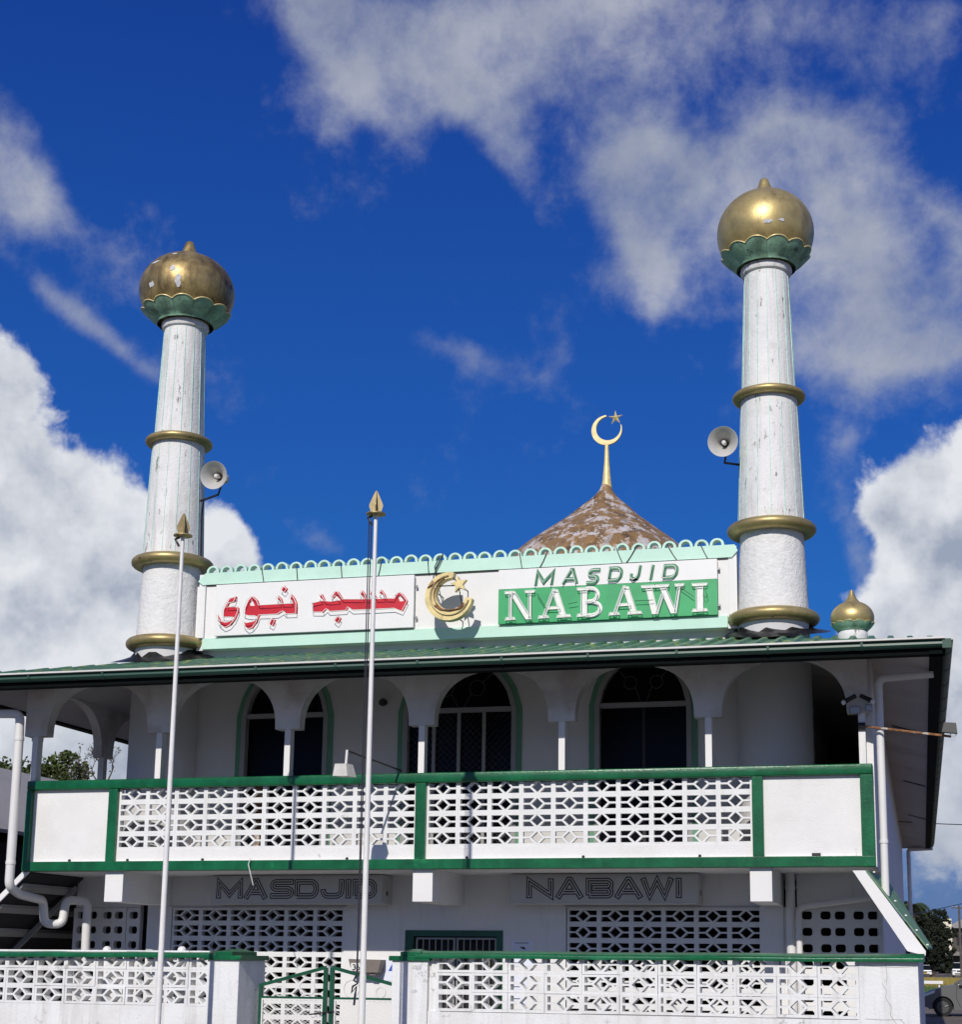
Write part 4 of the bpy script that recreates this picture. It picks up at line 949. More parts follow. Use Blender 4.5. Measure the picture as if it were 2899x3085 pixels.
# gate
gate = thing('entrance_gate', 'double green tube gate with white mesh and rings between the wall piers', 'gate', WO, -AL); ORG[gate.name] = (0, 0, 0)
def g_uv(x): return (x-WO[0])/math.cos(AL) + .0
V = .40
def gtube(mb, pts, r=.02): mb.tube([(g_uv(x)-V*math.tan(AL)*0, V, z) for x, z in pts], r, 10)
for (xa, xb, za, zb) in ((-7.265, -6.455, 1.325, 1.53), (-5.52, -6.375, 1.325, 1.53)):
    leaf = MB(); leaf.box(min(g_uv(xa), g_uv(xa)+.036), max(g_uv(xa), g_uv(xa)+.036), V-.018, V+.018, .15, za, .004); 
    s = 1 if xb > xa else -1
    leaf.box(g_uv(xb)-.022, g_uv(xb)+.022, V-.02, V+.02, .15, zb, .004)
    d = .018
    ua, ub = g_uv(xa), g_uv(xb)
    p = [(ua, za-d), (ub, zb-d), (ub, zb+d), (ua, za+d)]
    leaf.hexa([(u, V-.019, z) for u, z in p] + [(u, V+.017, z) for u, z in p])
    lo, hi = sorted((ua, ub))
    leaf.box(lo+.03, hi-.02, V-.014, V+.014, 1.188, 1.21); leaf.box(lo+.03, hi-.02, V-.014, V+.014, .2, .23)
    lf = leaf.build('leaf', M['gategreen'], gate)
    fr = MB(); fr.box(lo+.036, lo+.052, V-.012, V+.01, .235, 1.187); fr.box(hi-.04, hi-.024, V-.012, V+.01, .235, 1.187); fr.box(lo+.052, hi-.04, V-.012, V+.01, 1.171, 1.187)
    fr.build('mesh_frame', M['pvc'], lf)
    ms = MB(); st_ = .062; z0, z1 = .235, 1.17; l0, h0 = lo+.052, hi-.04
    for i in range(-20, 40):
        for sg in (1, -1):
            sl = .55
            xa_ = l0+i*st_; xb_ = xa_+sg*(z1-z0)/sl
            l_, h_ = max(min(xa_, xb_), l0), min(max(xa_, xb_), h0)
            if h_-l_ > .02:
                f_ = lambda q: z0+(q-xa_)/(xb_-xa_)*(z1-z0)
                ms.tube([(l_, V, f_(l_)), (h_, V, f_(h_))], .0028, 4)
    ms.build('wire_mesh', M['pvc'], lf)
    for (fx, rr) in ((.315, .056), (.725, .092)):
        cu = ua+(ub-ua)*fx; zc = 1.211+rr
        b = MB(); b.tube([(cu+rr*math.cos(2*PI*i/28), V, zc+rr*math.sin(2*PI*i/28)) for i in range(29)], .0065, 6, False); b.build('ring', M['pvc'], lf)
b = MB(); b.tube([(g_uv(-6.62), V-.05, 1.02), (g_uv(-6.5), V-.05, 1.035), (g_uv(-6.33), V-.03, 1.06)], .008, 6); b.build('bolt', M['dark'], gate)
# mailbox with number, notices on the ground floor wall
mbx = thing('mailbox', 'tapered grey brown mailbox with house number plate behind the gate', 'mailbox', (-7.06, 1.3, 1.46))
b = MB(); p = [(-7.235, 1.455), (-6.875, 1.455), (-6.835, 1.618), (-7.285, 1.625)]
b.hexa([(x, 1.25, z) for x, z in p] + [(x, YG-.001, z) for x, z in p]); b.build('body', M['brown'], mbx)
b = MB(); b.box(-7.245, -7.10, 1.242, 1.2495, 1.475, 1.575); b.build('number_plate', M['board'], mbx)
b = MB(); th = .013
def num3(x, z, s): return [arc(x, z+s*.72, s*.30, s*.27, 140, -80, 10), arc(x, z+s*.22+.004, s*.34, s*.30, 85, -140, 10)]
def num6(x, z, s): return [arc(x+s*.05, z+s*.45, s*.36, s*.5, 75, 200, 8), arc(x, z+s*.28, s*.30, s*.28, 0, 360, 14)]
for i, pth in enumerate(num3(-7.205, 1.49, .065) + num6(-7.145, 1.49, .065)): stroke(b, pth, th, 1.238-.001*i, 1.2415)
b.build('number', M['ink'], mbx)
b = MB(); b.box(-7.0, -6.92, 1.28, 1.36, 1.42, 1.454); b.build('bracket', M['brown'], mbx)
t = thing('poster', 'white notice with a printed line and small black emblem beside the door', 'poster', (-5.0, YG, 1.6))
b = MB(); b.box(-5.14, -4.862, YG-.004, YG-.0005, 1.55, 1.88); b.build('sheet', M['paper'], t)
b = MB(); b.box(-5.09, -4.91, YG-.0055, YG-.0042, 1.842, 1.850); b.plate([(-5.03, 1.79), (-4.98, 1.80), (-4.955, 1.785), (-4.95, 1.76), (-4.985, 1.77)], (), YG-.0056, YG-.0042); b.build('print', M['ink'], t)
t = thing('poster', 'pale poster with a blue triangle half hidden by the gate pier', 'poster', (-6.8, YG, 1.4))
b = MB(); b.box(-6.90, -6.62, YG-.004, YG-.0005, 1.35, 1.625); b.build('sheet', M['paper'], t)
b = MB(); b.plate([(-6.80, 1.475), (-6.70, 1.475), (-6.75, 1.565)], (), YG-.0056, YG-.0042); b.build('print', M['blue'], t)
t = thing('poster', 'white paper notice pasted low beside the door seen through the wall', 'poster', (-5.0, YG, 1.2))
b = MB(); b.box(-5.19, -4.93, YG-.004, YG-.0005, 1.08, 1.44); b.build('sheet', M['paper'], t)
b = MB()
for k in range(5): b.box(-5.16, -4.98, YG-.0055, YG-.0042, 1.14+.05*k, 1.15+.05*k)
b.build('print', M['ink'], t)
# two white bollards behind the left wall
for i, (x, z) in enumerate(((-9.42, 1.75), (-8.45, 1.755))):
    b = MB(); b.lathe((x, -1.2), [(.055, .1), (.055, z-.05), (.045, z-.02), (.025, z-.004), (.006, z)], 20)
    tag(b.build('bollard', M['pvc'], origin=(x, -1.2, .1), smooth=True), ['white round topped post behind the left wall, further from the gate', 'white round topped post behind the left wall, nearer the gate'][i], 'post', 'white posts behind the left wall')

# ================================================================== LIGHT BOX SIGNS UNDER THE BALCONY
def lightbox(x0, x1, letters, label, word):
    t = thing('light_box_sign', label, 'sign', ((x0+x1)/2, 1.25, 2.32), 0, 'light box signs under the balcony')
    b = MB(); b.box(x0, x1, 1.062, YG, 2.328, 2.705, .008); b.build('case', M['box'], t)
    b = MB(); b.box(x0+.01, x1-.01, 1.054, 1.0612, 2.355, 2.68); b.build('face', M['box'], t)
    b = MB(); b.tube([(x1-.001, 1.24, 2.47), (x1+.004, 1.24, 2.47)], .035, 14); b.build('cable_hole', M['dark'], t)
    for ch, a, c in letters:
        paths = sans(ch, a, c, 2.398, 2.648, .068)
        b = MB(); lt = None
        for i, pth in enumerate(paths): stroke(b, pth, .076, 1.0508-.0003*i, 1.0538)
        lt = b.build('letter', M['ink'], t)
        b = MB()
        for i, pth in enumerate(paths): 
            q = [Vector(p) for p in pth]
            if pth[0] != pth[-1]:
                d0 = (q[1]-q[0]).normalized()*.015; d1 = (q[-2]-q[-1]).normalized()*.015; q[0] = q[0]+d0; q[-1] = q[-1]+d1
            stroke(b, q, .046, 1.0496-.0003*i, 1.0506)
        b.build('letter_face', M['box'], lt)
        b = MB()
        for i, pth in enumerate(paths):
            q = [Vector(p) for p in pth]
            if pth[0] != pth[-1]:
                d0 = (q[1]-q[0]).normalized()*.029; d1 = (q[-2]-q[-1]).normalized()*.029; q[0] = q[0]+d0; q[-1] = q[-1]+d1
            stroke(b, q, .017, 1.0484-.0003*i, 1.0492)
        b.build('letter_inline', M['ink'], lt)
lightbox(-9.175, -6.775, [('M', -9.105, -8.725), ('A', -8.715, -8.365), ('S', -8.335, -8.005), ('D', -7.988, -7.655), ('J', -7.625, -7.30), ('I', -7.275, -7.207), ('D', -7.18, -6.85)], 'grey light box sign lettered MASDJID under the balcony', 'MASDJID')
lightbox(-5.06, -2.66, [('N', -4.845, -4.495), ('A', -4.475, -4.10), ('B', -4.075, -3.725), ('A', -3.72, -3.345), ('W', -3.385, -2.96), ('I', -2.935, -2.867)], 'grey light box sign lettered NABAWI under the balcony', 'NABAWI')
b = MB(); b.tube([(-8.15, -.03, 2.86), (-8.17, -.05, 2.78), (-8.13, -.06, 2.66), (-8.10, -.03, 2.52)], .006, 5); tag(b.build('cable', M['pvc'], origin=(-8.15, 0, 2.6)), 'loose white wire dangling over the MASDJID light box sign', 'cable')

# ================================================================== PIPES
def pipe(name, label, paths, r, rings=(), origin=(0, 0, 0)):
    t = thing(name, label, 'pipe', origin)
    def rnd(pts, rad=.09, n=5):
        P = [Vector(p) for p in pts]; o = [P[0]]
        for i in range(1, len(P)-1):
            a = (P[i-1]-P[i]); c = (P[i+1]-P[i]); k = min(rad, a.length*.45, c.length*.45)
            s, e = P[i]+a.normalized()*k, P[i]+c.normalized()*k
            for j in range(n+1):
                f = j/n; o.append((1-f)**2*s+2*f*(1-f)*P[i]+f*f*e)
        return o+[P[-1]]
    for p in paths:
        b = MB(); b.tube(rnd(p), r, 16); b.build('tube', M['pvc'], t, smooth=True)
    for (x, y, z) in rings:
        b = MB(); b.tube([(x, y, z-.02), (x, y, z+.02)], r+.007, 16); b.build('clip', M['pvc'], t, smooth=True)
    return t
pipe('downpipe', 'fat white downpipe at the left corner of the balcony ending in a trap bend', [[(-12.25, -.38, 4.76), (-11.335, -.36, 4.73), (-11.325, -.36, 4.4), (-11.32, -.36, 2.50), (-11.33, -.10, 2.41), (-11.37, .55, 2.36), (-11.37, .62, 2.05), (-11.18, .75, 2.05), (-11.165, .78, 2.37), (-10.965, 1.0, 2.365), (-10.965, 1.05, .1)]], .058, [(-11.325, -.36, 4.40), (-11.32, -.36, 2.80)], (-11.4, -.3, .1))
pipe('downpipe', 'white downpipe at the right corner of the mosque running to the lean-to roof', [[(.24, .10, 4.93), (-.385, .10, 4.895), (-.385, .10, 2.38)]], .045, [(-.385, .10, 3.0)], (-.385, .1, 2.38))
pipe('waste_pipe', 'thick grey white pipe down the ground floor wall under the right end of the balcony', [[(-1.56, YG-.10, 2.75), (-1.56, YG-.10, .1)]], .058, [(-1.56, YG-.10, 2.53)], (-1.56, YG-.1, .1))
pipe('waste_pipe', 'thinner bent pipe running up to the sloping roof edge beside the vent blocks', [[(-.32, YG-.25, 2.44), (-1.455, YG-.20, 2.30), (-1.455, YG-.20, .1)]], .038, [], (-1.455, YG-.2, .1))
pipe('downpipe', 'dark grey downpipe at the far rear corner of the right eave', [[(.40, 29.3, 4.98), (-.30, 29.3, 4.95), (-.30, 29.3, .1)]], .06, [], (-.3, 29.3, .1))

# ================================================================== LEAN-TO ROOFS
t = thing('lean_to_roof', 'green sheeted lean-to with a white sloping edge board at the right of the mosque', 'roof', (-.3, 3, 1.7))
b = MB(); p = [(-.735, 2.655), (-.595, 2.655), (.035, 1.765), (.03, 1.715), (-.165, 1.765)]
b.plate(p, (), -.20, -.165); b.build('edge_board', M['wall'], t)
def slope_sheet(mb, pts2, y0, y1, th, n): 
    (xa, za), (xb, zb) = pts2
    mb.hexa([(xa, y0, za), (xb, y0, zb), (xb, y1, zb), (xa, y1, za), (xa, y0, za+th), (xb, y0, zb+th), (xb, y1, zb+th), (xa, y1, za+th)])
b = MB(); q = [(-.585, -.215, 2.645), (.055, -.215, 1.785), (.115, 1.1, 1.80), (-.40, 1.9, 2.645)]
b.hexa(q+[(x, y, z+.022) for x, y, z in q]); b.build('roof_sheet', M['leanroof'], t)
for y in (-.21,):
    b = MB(); 
    for k in range(6):
        f = k/5; xx = -.50+.555*f; zz = 2.605-.805*f
        b.box(xx-.012, xx+.012, y+.1, y+.13, zz+.03, zz+.045)
    b.build('roof_screw', M['pvc'], t)
t = thing('lean_to_roof', 'dark sheeted lean-to on pale battens at the left of the mosque', 'roof', (-12, 3, 1.7))
b = MB(); b.plate([(-11.40, 2.705), (-11.30, 2.705), (-12.35, 1.70), (-12.45, 1.70)], (), .05, .08); b.build('edge_board', M['wall'], t)
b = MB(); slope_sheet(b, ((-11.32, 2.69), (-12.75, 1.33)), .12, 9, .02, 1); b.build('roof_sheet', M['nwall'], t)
for f in (.10, .30, .52, .74):
    xx, zz = -11.32-1.43*f, 2.69-1.36*f
    b = MB(); b.hexa([(xx-.035, .12, zz-.10), (xx+.035, .12, zz-.035), (xx+.035, 9, zz-.035), (xx-.035, 9, zz-.10), (xx-.035, .12, zz-.06), (xx+.035, .12, zz+.01), (xx+.035, 9, zz+.01), (xx-.035, 9, zz-.06)]); b.build('batten', M['frame'], t)
for y in (1.3, 3.2, 6):
    b = MB(); b.hexa([(-11.35, y, 2.50), (-12.7, y, 1.22), (-12.7, y+.06, 1.22), (-11.35, y+.06, 2.50), (-11.35, y, 2.58), (-12.7, y, 1.30), (-12.7, y+.06, 1.30), (-11.35, y+.06, 2.58)]); b.build('rafter', M['frame'], t)
b = MB(); b.box(-12.1, -11.98, 2.6, 9, 2.16, 2.25); b.build('beam', M['frame'], t)
b = MB(); b.box(-12.06, -11.95, 2.6, 2.72, .1, 2.16); b.build('column', M['frame'], t)
b = MB(); b.box(-12.0, -11.0, 3.6, 3.66, 1.86, 1.94); b.build('rail', M['frame'], t)
fnc = thing('yard_fence', 'dark fence panel in the shade under the left lean-to', 'fence', (-12, 6, .1))
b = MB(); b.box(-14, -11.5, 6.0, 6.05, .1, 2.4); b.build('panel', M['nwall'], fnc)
for k in range(6):
    x = -13.9+.42*k; b = MB(); b.box(x, x+.03, 5.96, 5.998, 1.5, 2.1); b.box(x+.15, x+.18, 5.96, 5.998, 1.5, 2.1); b.box(x+.03, x+.15, 5.965, 5.995, 1.78, 1.81); b.build('ornament', M['frame'], fnc)

# ================================================================== LAMPS AND SMALL FITTINGS
lm = thing('street_lamp', 'boxy pale lamp hanging from a black arm over the balcony railing', 'lamp', (-6.22, 0, 3.9))
b = MB(); b.tube([(-6.215, .03, 3.80), (-6.215, .02, 3.93), (-6.47, -1.2, 4.02)], .014, 8); b.build('arm', M['dark'], lm)
b = MB(); b.tube([(-6.465, -1.2, 4.03), (-6.475, -1.2, 3.86)], .016, 8); b.build('stem', M['pvc'], lm)
b = MB(); b.hexa([(-6.61, -1.27, 3.72), (-6.42, -1.29, 3.715), (-6.37, -1.12, 3.715), (-6.56, -1.10, 3.72), (-6.595, -1.25, 3.865), (-6.45, -1.265, 3.862), (-6.41, -1.14, 3.862), (-6.55, -1.12, 3.865)]); b.build('housing', M['lamp'], lm)
fl = thing('flood_light', 'black flood light on a long rusty bar at the right corner of the building', 'flood light', (-.59, .05, 4.31))
b = MB(); b.tube([(-.60, .04, 4.335), (.40, -.25, 4.145)], .014, 6); b.build('bar', M['rust'], fl)
b = MB(); b.tube([(-.63, .045, 4.33), (-.55, .045, 4.33)], .05, 10); b.build('clamp', M['dark'], fl)
b = MB(); b.hexa([(.30, -.33, 4.19), (.47, -.33, 4.17), (.47, -.25, 4.17), (.30, -.25, 4.19), (.33, -.32, 4.30), (.46, -.32, 4.29), (.46, -.26, 4.29), (.33, -.26, 4.30)]); b.build('head', M['dark'], fl)
b = MB(); b.tube([(.35, -.29, 4.28), (.40, -.29, 4.15), (.45, -.29, 4.145), (.46, -.29, 4.18)], .005, 5); b.build('bracket', M['lamp'], fl)
sl_ = thing('spot_light', 'pair of small spotlights on a mount at the right end of the arcade', 'spot light', (-.62, .0, 4.55))
b = MB(); b.box(-.72, -.60, -.02, .03, 4.47, 4.56, .01); b.box(-.54, -.46, -.02, .03, 4.50, 4.58, .01); b.build('mount', M['steel'], sl_)
for s in (-1, 1):
    b = MB(); b.tube([(-.62+s*.03, -.03, 4.68), (-.62+s*.10, -.06, 4.64)], .026, 12); b.tube([(-.62+s*.10, -.06, 4.64), (-.62+s*.145, -.08, 4.612)], [.026, .032], 12); b.build('lamp_head', M['dark'], sl_, smooth=True)
    b = MB(); b.lathe((-.62+s*.165, -.09), [(.004, 4.565), (.026, 4.585), (.028, 4.605), (.01, 4.625)], 12); b.build('bulb', M['pvc'], sl_, smooth=True)
b = MB(); b.lathe((-6.95, 1.38), [(.02, 4.98), (.055, 5.0), (.06, 5.04), (.02, 5.08)], 16); tag(b.build('wall_light', M['dark'], origin=(-6.95, 1.38, 4.98), smooth=True), 'small round black fitting high on the upper wall between two windows', 'wall light')

# ================================================================== SURROUNDINGS: LEFT
nb = thing('neighbour_house', 'low neighbouring building with a plain grey metal roof at the left', 'house', (-18, 20, 0))
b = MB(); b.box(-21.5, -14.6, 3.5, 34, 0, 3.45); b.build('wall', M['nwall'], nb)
b = MB(); rx, ez_, rz_ = -17.3, 3.62, 5.22
for sgn, ex in ((1, -14.2), (-1, -20.4)):
    b.hexa([(ex, 2.2, ez_-.06), (rx, 2.2, rz_-.06), (rx, 34.5, rz_-.06), (ex, 34.5, ez_-.06), (ex, 2.2, ez_), (rx, 2.2, rz_), (rx, 34.5, rz_), (ex, 34.5, ez_)])
rf = b.build('roof', M['greyroof'], nb)
def leafmass(mb, blobs, n, size, flat=.0):
    tot = sum(q[3]*q[4]*q[5] for q in blobs)
    for (x, y, z, rx_, ry_, rz__) in blobs:
        k = int(n*rx_*ry_*rz__/tot)
        # clumps within the blob
        cl = []
        for _ in range(max(6, k//28)):
            d = Vector((random.gauss(0, 1), random.gauss(0, 1), random.gauss(0, 1))).normalized()*random.uniform(.45, 1.0)**.5
            cl.append((x+d.x*rx_, y+d.y*ry_, z+d.z*rz__, random.uniform(.10, .24)*(rx_+rz__)/2*1.3))
        for _ in range(k):
            c = random.choice(cl); p = Vector((random.gauss(0, c[3]*.55), random.gauss(0, c[3]*.55), random.gauss(0, c[3]*.45))) + Vector(c[:3])
            a = Vector((random.uniform(-1, 1), random.uniform(-1, 1), random.uniform(-.6, 1))).normalized(); t1 = a.orthogonal().normalized(); t2 = a.cross(t1)
            an = random.uniform(0, 2*PI); u = math.cos(an)*t1+math.sin(an)*t2; v = a.cross(u); s = size*random.uniform(.6, 1.3)
            mb._add([tuple(p-u*s*.6), tuple(p-v*s*.32), tuple(p+u*s*.6), tuple(p+v*s*.32)], [(0, 1, 2, 3)])
def trunk(mb, x, y, z0, z1, r, limbs):
    mb.tube([(x, y, z0), (x+.1, y, (z0+z1)*.5), (x-.05, y+.05, z1)], [r, r*.8, r*.5], 8)
    for (dx, dy, dz, zz) in limbs: mb.tube([(x, y, zz), (x+dx*.5, y+dy*.5, zz+dz*.6), (x+dx, y+dy, zz+dz)], [r*.45, r*.3, r*.12], 6)
t = thing('leafy_tree', 'dense green leafy tree behind the grey roof', 'tree', (-29.4, 30.5, 0))
b = MB(); trunk(b, -29.4, 30.5, 0, 7.2, .28, [(-1, .3, 1.6, 5.5), (1.1, -.2, 1.5, 5.6), (.3, .5, 1.8, 6), (-.4, -.4, 2.0, 6)]); b.build('trunk', M['bark'], t, smooth=True)
b = MB(); leafmass(b, [(-29.6, 30.4, 7.55, 1.0, 1.2, .85), (-28.75, 30.3, 7.9, .7, 1.0, .75), (-29.5, 30.2, 6.7, 1.7, 1.4, .9), (-28.6, 30.2, 8.45, .35, .5, .30), (-28.2, 30.0, 6.75, .7, .8, .6)], 9000, .15); b.build('crown', M['leaf'], t, normals=False)
t = thing('leafy_tree', 'low dark green tree at the left picture edge behind the grey roof', 'tree', (-32, 31, 0))
b = MB(); trunk(b, -32, 31, 0, 6.4, .24, [(.8, 0, 1.3, 5), (-.9, .2, 1.2, 5)]); b.build('trunk', M['bark'], t, smooth=True)
b = MB(); leafmass(b, [(-31.3, 31, 7.75, 1.0, 1, .85), (-32.6, 31, 7.5, 1.2, 1, 1.0), (-30.4, 31, 7.2, .8, 1, .7)], 6500, .15); b.build('crown', M['leaf'], t, normals=False)
t = thing('bare_tree', 'half bare tree with thin twigs beside the leafy tree', 'tree', (-27.2, 29.6, 0))
b = MB(); b.tube([(-26.6, 29.6, 0), (-26.7, 29.6, 5), (-26.9, 29.6, 7.4)], [.2, .14, .08], 8)
tips = []
def branch(p, d, ln, r, dep):
    q = p+d*ln; m_ = p+d*ln*.5+Vector((random.uniform(-.05, .05), random.uniform(-.05, .05), random.uniform(-.05, .05)))
    b.tube([tuple(p), tuple(m_), tuple(q)], [r, r*.8, r*.6], 5, False); tips.append(q)
    if dep:
        for _ in range(3):
            e = (d+Vector((random.uniform(-.9, .9), random.uniform(-.7, .7), random.uniform(-.35, .8)))).normalized(); branch(q, e, ln*random.uniform(.55, .85), r*.6, dep-1)
for d in ((-1, .1, .30), (-.7, -.2, .75), (.3, .2, .9), (-.9, .2, -.05), (-.2, .1, 1)): branch(Vector((-26.85, 29.6, 7.3)), Vector(d).normalized(), .62, .035, 3)
b.build('branches', M['bark'], t)
b = MB()
for q in tips:
    if random.random() < .6: leafmass(b, [(q.x, q.y, q.z, .10, .10, .10)], 7, .06)
leafmass(b, [(-27.3, 29.5, 6.6, .9, .6, .45), (-26.6, 29.5, 7.0, .4, .5, .35)], 2200, .13)
b.build('leaves', M['leaf'], t, normals=False)

# ================================================================== SURROUNDINGS: RIGHT
def far_tree(name, label, x, y, blobs, n, size, m, h, grp=None):
    t = thing(name, label, 'tree', (x, y, 0), 0, grp)
    b = MB(); trunk(b, x, y, 0, h, .3, [(1.2, 0, 1.2, h*.6), (-1.2, .2, 1.2, h*.6)]); b.build('trunk', M['bark'], t, smooth=True)
    b = MB(); leafmass(b, blobs, n, size); b.build('crown', M[m], t, normals=False)
far_tree('shade_tree', 'large very dark broad tree beyond the roadside at the right', 1.3, 212, [(1.0, 212, 5.6, 2.4, 3, 3.0), (-1.2, 212, 6.6, 2.0, 2.5, 2.8), (2.5, 212, 8.0, 1.2, 2, 1.4), (.4, 212, 3.2, 2.6, 3, 2.0), (3.7, 211, 5.8, .9, 2, 1.0), (3.2, 211, 3.6, 1.0, 2, 1.6), (1.0, 212, 8.6, .9, 1, .7), (3.4, 211, 7.6, .6, 1, .5)], 20000, .36, 'leafdark', 6)
far_tree('shade_tree', 'smaller dark tree against the lean-to roof at the right', -1.3, 205, [(-1.2, 205, 6.0, 1.6, 2.5, 2.6), (-.2, 205, 8.3, 1.0, 1.4, 1.0), (-2.2, 205, 8.2, 1.2, 2, 1.8)], 9000, .36, 'leafdark', 6)
t = thing('palm_tree', 'tall palm rising beside the rear corner of the mosque', 'tree', (-.8, 150, 0))
b = MB(); b.tube([(-.8, 150, 0), (-.7, 150, 5), (-.75, 150, 7.6)], [.2, .16, .13], 8); b.build('trunk', M['bark'], t, smooth=True)
b = MB()
for k in range(26):
    a = 2*PI*k/26+random.uniform(-.1, .1); ln = random.uniform(1.3, 1.9); up = random.uniform(-.1, 1.1)
    for side in (-1, 1):
        for j in range(12):
            s = (j+1)/12; px, pz = ln*s, up*s*1.2-1.5*s*s
            base = Vector((-.75+px*math.cos(a), 150+px*math.sin(a), 7.65+pz)); d = Vector((-math.sin(a)*side, math.cos(a)*side, -.8)).normalized()
            w_ = Vector((math.cos(a), math.sin(a), 0))*.10; l_ = .55*(1-.5*s)
            b._add([tuple(base-w_), tuple(base+w_), tuple(base+d*l_+w_*.4)], [(0, 1, 2)])
b.build('crown', M['leafpalm'], t, normals=False)
b = MB()
for k in range(46):
    x = -40+2.6*k; leafmass(b, [(x, 290+random.uniform(-6, 6), random.uniform(1.0, 2.2), 2.2, 2.0, random.uniform(1.6, 3.2))], 420, 1.0)
tag(b.build('distant_trees', M['leafdark'], normals=False), 'dark line of far off bushes along the horizon', 'trees', kind='stuff')
# dry grass
def grass(name, label, n, x0, x1, y0, y1, h, m):
    b = MB()
    for _ in range(n):
        x, y = random.uniform(x0, x1), random.uniform(y0, y1); hh = h*random.uniform(.5, 1.2); w_ = random.uniform(.02, .06); lx = random.uniform(-.3, .3)
        b._add([(x-w_, y, 0), (x+w_, y, 0), (x+lx, y, hh)], [(0, 1, 2)])
    o = b.build(name, M[m], normals=False); tag(o, label, 'grass', kind='stuff')
grass('dry_grass', 'tall yellow dry grass on the open ground beyond the road', 24000, -3, 12, 84, 112, .60, 'grassy')
grass('green_grass', 'green weeds along the roadside verge', 5000, -3, 12, 58, 84, .4, 'grassg')
# guard rail
gr = thing('guard_rail', 'short white guard rail at the edge of the field', 'rail', (.6, 74.5, 0))
b = MB(); b.box(-1.5, 1.05, 74.5, 74.56, .55, .72); b.build('beam', M['pvc'], gr)
for x in (-1.2, -.2, .8):
    b = MB(); b.box(x, x+.08, 74.57, 74.66, 0, .6); b.build('post', M['pvc'], gr)
